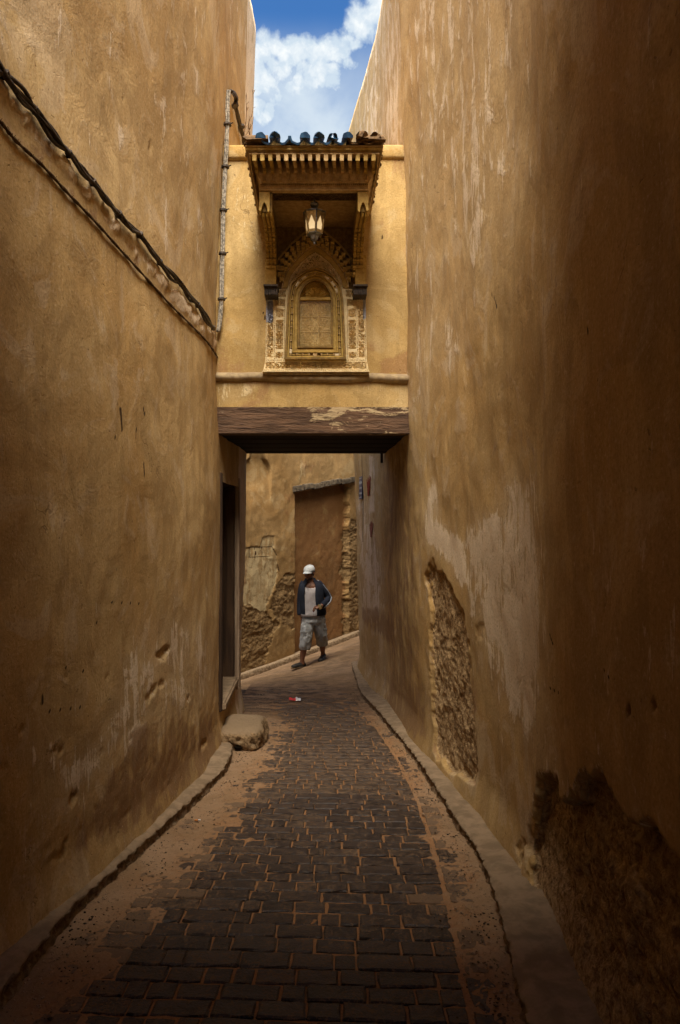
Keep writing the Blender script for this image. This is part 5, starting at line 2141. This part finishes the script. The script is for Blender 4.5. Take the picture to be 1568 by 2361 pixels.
# trunk
mb.loft(vrings([(650, 590, .10, .07, 0), (652, 640, .165, .095, 0), (650, 740, .16, .105, .01), (655, 900, .14, .10, .0), (680, 1080, .14, .10, 0), (695, 1230, .16, .11, 0), (695, 1310, .12, .09, 0)]))
# arms
mb.tube([Q(790, 640, 0), Q(880, 740, -.02), Q(965, 860, -.04), Q(905, 930, .07), Q(838, 992, .165), Q(805, 1008, .19)], [.050, .042, .034, .034, .030, .027], 12)
mb.tube([Q(515, 640, 0), Q(480, 770, -.02), Q(462, 920, -.04), Q(462, 1060, -.02), Q(470, 1175, .01)], [.056, .050, .042, .040, .028], 12)
# legs
mb.tube([Q(600, 1240, 0), Q(580, 1420, .04), Q(560, 1610, .08), Q(528, 1760, .06), Q(505, 1880, .045), Q(494, 2000, .04), Q(496, 2060, .04)], [.088, .080, .060, .058, .050, .036, .038], 14)
mb.tube([Q(790, 1240, 0), Q(820, 1420, -.02), Q(846, 1590, -.05), Q(858, 1720, -.13), Q(866, 1820, -.20), Q(872, 1910, -.25), Q(870, 1970, -.25)], [.088, .080, .060, .056, .050, .036, .038], 14)
# near hand: loosely closed, knuckles towards the camera
pa = Q(745, 1030, .215)
mb.tube([Q(805, 1008, .19), Q(775, 1018, .205), Q(735, 1035, .22)], [(.026, .022), (.040, .022), (.040, .020)], 10)
for k, (dx, dy, l) in enumerate(((-20, -26, 1.0), (-26, -4, 1.12), (-26, 18, 1.05), (-20, 38, .85))):
    a = Q(735 + dx * .5, 1035 + dy * .75, .222)
    b = a + Vector((-.024 * l, -.008, -.008 * l))
    c = b + Vector((-.004 * l, .016, -.018 * l))
    d = c + Vector((.016 * l, .014, -.002 * l))
    mb.tube([a, b, c, d], [.0095, .0092, .0085, .0075], 8)
t0 = Q(775, 1000, .215)
mb.tube([t0, t0 + Vector((-.024, -.010, .010)), t0 + Vector((-.048, -.006, .002)), t0 + Vector((-.062, .004, -.012))], [.013, .012, .010, .008], 8)
# far hand hanging half in the pocket
mb.tube([Q(470, 1175, .01), Q(476, 1215, .015), Q(486, 1265, .02)], [(.026, .020), (.038, .020), (.036, .018)], 10)
for k in range(4):
    a = Q(470 + k * 11, 1262, .03 - .012 * k)
    mb.tube([a, a + Vector((.003, -.004, -.030)), a + Vector((.008, .002, -.054 + .004 * abs(k - 1)))], [.009, .0085, .007], 8)
mb.tube([Q(492, 1215, .03), Q(505, 1245, .045), Q(510, 1275, .045)], [.012, .011, .008], 8)
body = mb.build('body', M['skin'], man, smooth=True)
remesh(body, .006, 3)
for s in (-1, 1):
    mb = MB()
    hball(mb, (s * .030, -.086, .006), (.011, .008, .006), 8, 6)
    mb.build('eye', M['hair'], man, smooth=True)
mb = MB()
hball(mb, (0, -.090, -.062), (.022, .008, .004), 8, 6)
mb.build('lips', mat_simple('dark_lips', (.10, .035, .026), (.13, .05, .035), 20, .5, .3, 0), man, smooth=True)
# short beard and hair below the cap
mb = MB()
hball(mb, (0, -.016, -.082), (.0585, .067, .037), 16, 12)
hball(mb, (0, -.058, -.098), (.031, .0275, .020), 12, 8)
for s in (-1, 1):
    hball(mb, (s * .068, .004, -.012), (.012, .018, .036), 10, 8)
hb = mb.build('beard', M['hair'], man, smooth=True)
mb = MB()
hball(mb, (0, .026, .012), (.080, .084, .080), 16, 12)
mb.build('hair', M['hair'], man, smooth=True)
# cap
mb = MB()
rings = []
n = 24
for (r, z) in ((1.0, .034), (1.03, .048), (1.0, .066), (.90, .092), (.70, .112), (.40, .124), (.05, .128)):
    rings.append([hp(.086 * r * math.sin(2 * math.pi * k / n), .004 - .108 * r * math.cos(2 * math.pi * k / n), z - .006 * math.cos(2 * math.pi * k / n)) for k in range(n)])
mb.loft(rings)
cap = mb.build('cap', M['capcloth'], man, smooth=True)
mb = MB()
top, bot = [], []
for i in range(4):
    t = i / 3
    ra, rb = [], []
    for k in range(11):
        a = math.radians(-72 + 144 * k / 10)
        q = .100 + .075 * t * (math.cos(a) ** .6)
        x, y = .086 * math.sin(a) * (1 - .10 * t), -q * math.cos(a) - .004
        z = .048 - .016 * t - .026 * (math.sin(a)) ** 2
        ra.append(hp(x, y, z))
        rb.append(hp(x, y, z - .004))
    top.append(ra)
    bot.append(rb)
rings = [a + b[::-1] for a, b in zip(top, bot)]
mb.loft(rings)
mb.build('visor', M['capcloth'], cap, smooth=True)

# shirt: scooped at the neck, hem below the waist
mb = MB()
n = 28
rings = []
for (x, y, a, b, w, sc) in ((648, 562, .078, .070, .0, .125), (648, 580, .110, .084, .0, .105), (650, 620, .168, .106, .004, .055), (652, 690, .172, .112, .01, 0), (648, 800, .166, .120, .012, 0),
                            (645, 950, .160, .120, .010, 0), (652, 1080, .165, .124, .012, 0), (662, 1150, .178, .132, .012, 0), (664, 1196, .184, .138, .012, 0)):
    c = Q(x, y, w)
    r_ = []
    for k in range(n):
        th = 2 * math.pi * k / n
        f = max(0, math.cos(th)) ** 2
        r_.append(c + Vector((a * math.sin(th), -b * math.cos(th), -sc * f)))
    rings.append(r_)
mb.loft(rings, caps=False)
shirt = mb.build('shirt', M['shirt'], man, smooth=True)
so = shirt.modifiers.new('solid', 'SOLIDIFY')
so.thickness = .004
# necklace
mb = MB()
mb.tube(smooth_path([Q(578, 574, .085), Q(585, 620, .118), Q(599, 672, .140), Q(640, 630, .128), Q(690, 590, .09)], 5), .0022, 5)
mb.box(Q(599, 684, .143), (.006, .004, .022))
mb.build('necklace', M['hair'], man)

# open jacket
mb = MB()
rings = []
n = 34
for (x, y, a, b, w, tl, tr) in ((640, 512, .086, .082, -.008, 34, 40), (642, 540, .094, .088, -.008, 30, 34), (648, 580, .140, .104, -.004, 28, 26), (655, 625, .192, .122, .002, 30, 22), (660, 700, .204, .142, .004, 32, 20), (662, 820, .206, .150, .004, 35, 18),
                                (680, 950, .205, .144, 0, 38, 17), (692, 1080, .212, .150, 0, 38, 17), (696, 1150, .214, .156, 0, 38, 17), (694, 1178, .206, .152, 0, 38, 17)):
    c = Q(x, y, w)
    r_ = []
    for k in range(n):
        th = math.radians(tr + (360 - tl - tr) * k / (n - 1))
        r_.append(c + Vector((a * math.sin(th), -b * math.cos(th), 0)))
    rings.append(r_)
mb.loft(rings, caps=False, closed=False)
jk = mb.build('jacket', M['navy'], man, smooth=True)
so = jk.modifiers.new('solid', 'SOLIDIFY')
so.thickness = .010
mb = MB()
ar = [Q(765, 610, 0), Q(812, 645, 0), Q(890, 740, -.02), Q(965, 850, -.04), Q(955, 905, .01), Q(905, 950, .08), Q(850, 990, .145)]
mb.tube(smooth_path(ar, 3), [(.070 - .026 * i / 18, .074 - .028 * i / 18) for i in range(19)], 14)
al = [Q(535, 610, 0), Q(500, 650, 0), Q(474, 780, -.02), Q(456, 920, -.035), Q(452, 1060, -.02), Q(456, 1180, .01)]
mb.tube(smooth_path(al, 3), [(.068 - .020 * i / 15, .074 - .026 * i / 15) for i in range(16)], 14)
sl = mb.build('sleeves', M['navy'], jk, smooth=True)
remesh(sl, .008, 3)
mb = MB()
mb.tube(smooth_path([Q(768, 540, .02), Q(852, 604, .025), Q(930, 698, .02), Q(992, 788, .0), Q(1026, 862, -.01)], 4), (.0075), 6)
mb.tube(smooth_path([Q(1024, 858, -.01), Q(1004, 925, .045), Q(942, 988, .10), Q(880, 1026, .14)], 4), (.014), 6)
mb.build('sleeve_stripe', M['stripe'], jk, smooth=True)
mb = MB()
mb.tube([Q(822, 997, .168), Q(800, 1007, .190)], .040, 14)
mb.box(Q(808, 996, .228), (.040, .014, .034), Matrix.Rotation(.4, 3, 'Y'))
mb.build('watch', M['gold'], man, smooth=False)

# long shorts
mb = MB()
mb.loft(vrings([(690, 1165, .190, .130, 0), (695, 1230, .200, .138, 0), (698, 1300, .205, .142, 0), (698, 1345, .150, .120, 0)], 24))
mb.loft(vrings([(606, 1250, .100, .115, 0), (586, 1380, .108, .118, .03), (572, 1520, .106, .112, .055), (560, 1640, .100, .104, .075), (548, 1725, .102, .100, .066), (550, 1790, .090, .088, .06)], 20))
mb.loft(vrings([(790, 1250, .108, .118, 0), (812, 1380, .110, .118, -.02), (832, 1520, .104, .110, -.045), (848, 1640, .099, .102, -.085), (856, 1715, .097, .098, -.125), (855, 1772, .086, .084, -.15)], 20))
sh = mb.build('shorts', M['denim'], man, smooth=True)
remesh(sh, .009, 3)
tx = bpy.data.textures.new('folds', 'CLOUDS')
tx.noise_scale = .07
tx.noise_depth = 2
dm = sh.modifiers.new('folds', 'DISPLACE')
dm.texture = tx
dm.texture_coords = 'GLOBAL'
dm.strength = .022
for (x, y, w, r) in ((520, 1520, .150, -.35), (902, 1490, .05, .6)):
    mb = MB()
    mb.box(Q(x, y, w), (.085, .016, .125), Matrix.Rotation(r, 3, 'Z'))
    mb.box(Q(x, y - 62, w + .004), (.090, .018, .030), Matrix.Rotation(r, 3, 'Z'))
    mb.build('pocket', M['denim'], sh, bevel=.006, seg=2)

# shoes
for (heel, mid_, toe, up, nm) in ((Q(522, 2082, -.01), Q(440, 2072, .07), Q(335, 2078, .155), Q(492, 2010, .035), 0), (Q(888, 1978, -.29), Q(860, 2002, -.20), Q(822, 2028, -.10), Q(872, 1930, -.25), 1)):
    mb = MB()
    ax = (toe - heel)
    mb.tube(smooth_path([heel - ax * .10, heel, mid_, toe, toe + ax * .10], 3), [(.020, .024), (.034, .036), (.040, .044), (.041, .046), (.043, .046), (.046, .045), (.047, .042), (.047, .038), (.046, .033), (.043, .029), (.036, .025), (.028, .02), (.016, .014)], 14)
    mb.tube([heel.lerp(mid_, .25) + Vector((0, 0, .01)), up], [(.042, .046), (.040, .042)], 12)
    shoe = mb.build('shoe', M['shoe'], man, smooth=True)
    remesh(shoe, .006, 2)
    mb = MB()
    dn = Vector((0, 0, -.034))
    mb.tube(smooth_path([heel - ax * .12 + dn, heel + dn, mid_ + dn, toe + dn * .85, toe + ax * .12 + dn * .6], 3), [(.026, .012), (.040, .013), (.043, .013), (.045, .012), (.046, .012), (.048, .012), (.049, .012), (.049, .012), (.048, .012), (.046, .012), (.040, .011), (.032, .010), (.020, .008)], 12)
    mb.build('sole', M['gum'], shoe, smooth=True)
    sd = Vector((0, 0, 1)).cross(ax).normalized()
    if sd.y > 0:
        sd = -sd
    for k in range(3):
        c = heel.lerp(toe, .36 + .13 * k) + sd * .043 + Vector((0, 0, .004))
        mb = MB()
        mb.tube([c + Vector((0, 0, -.026)) + sd * .002 - ax * .02, c + Vector((0, 0, .004)), c + Vector((0, 0, .028)) - sd * .012 + ax * .05], [(.0055, .004)] * 3, 6)
        mb.build('shoe_stripe', M['stripe'], shoe)
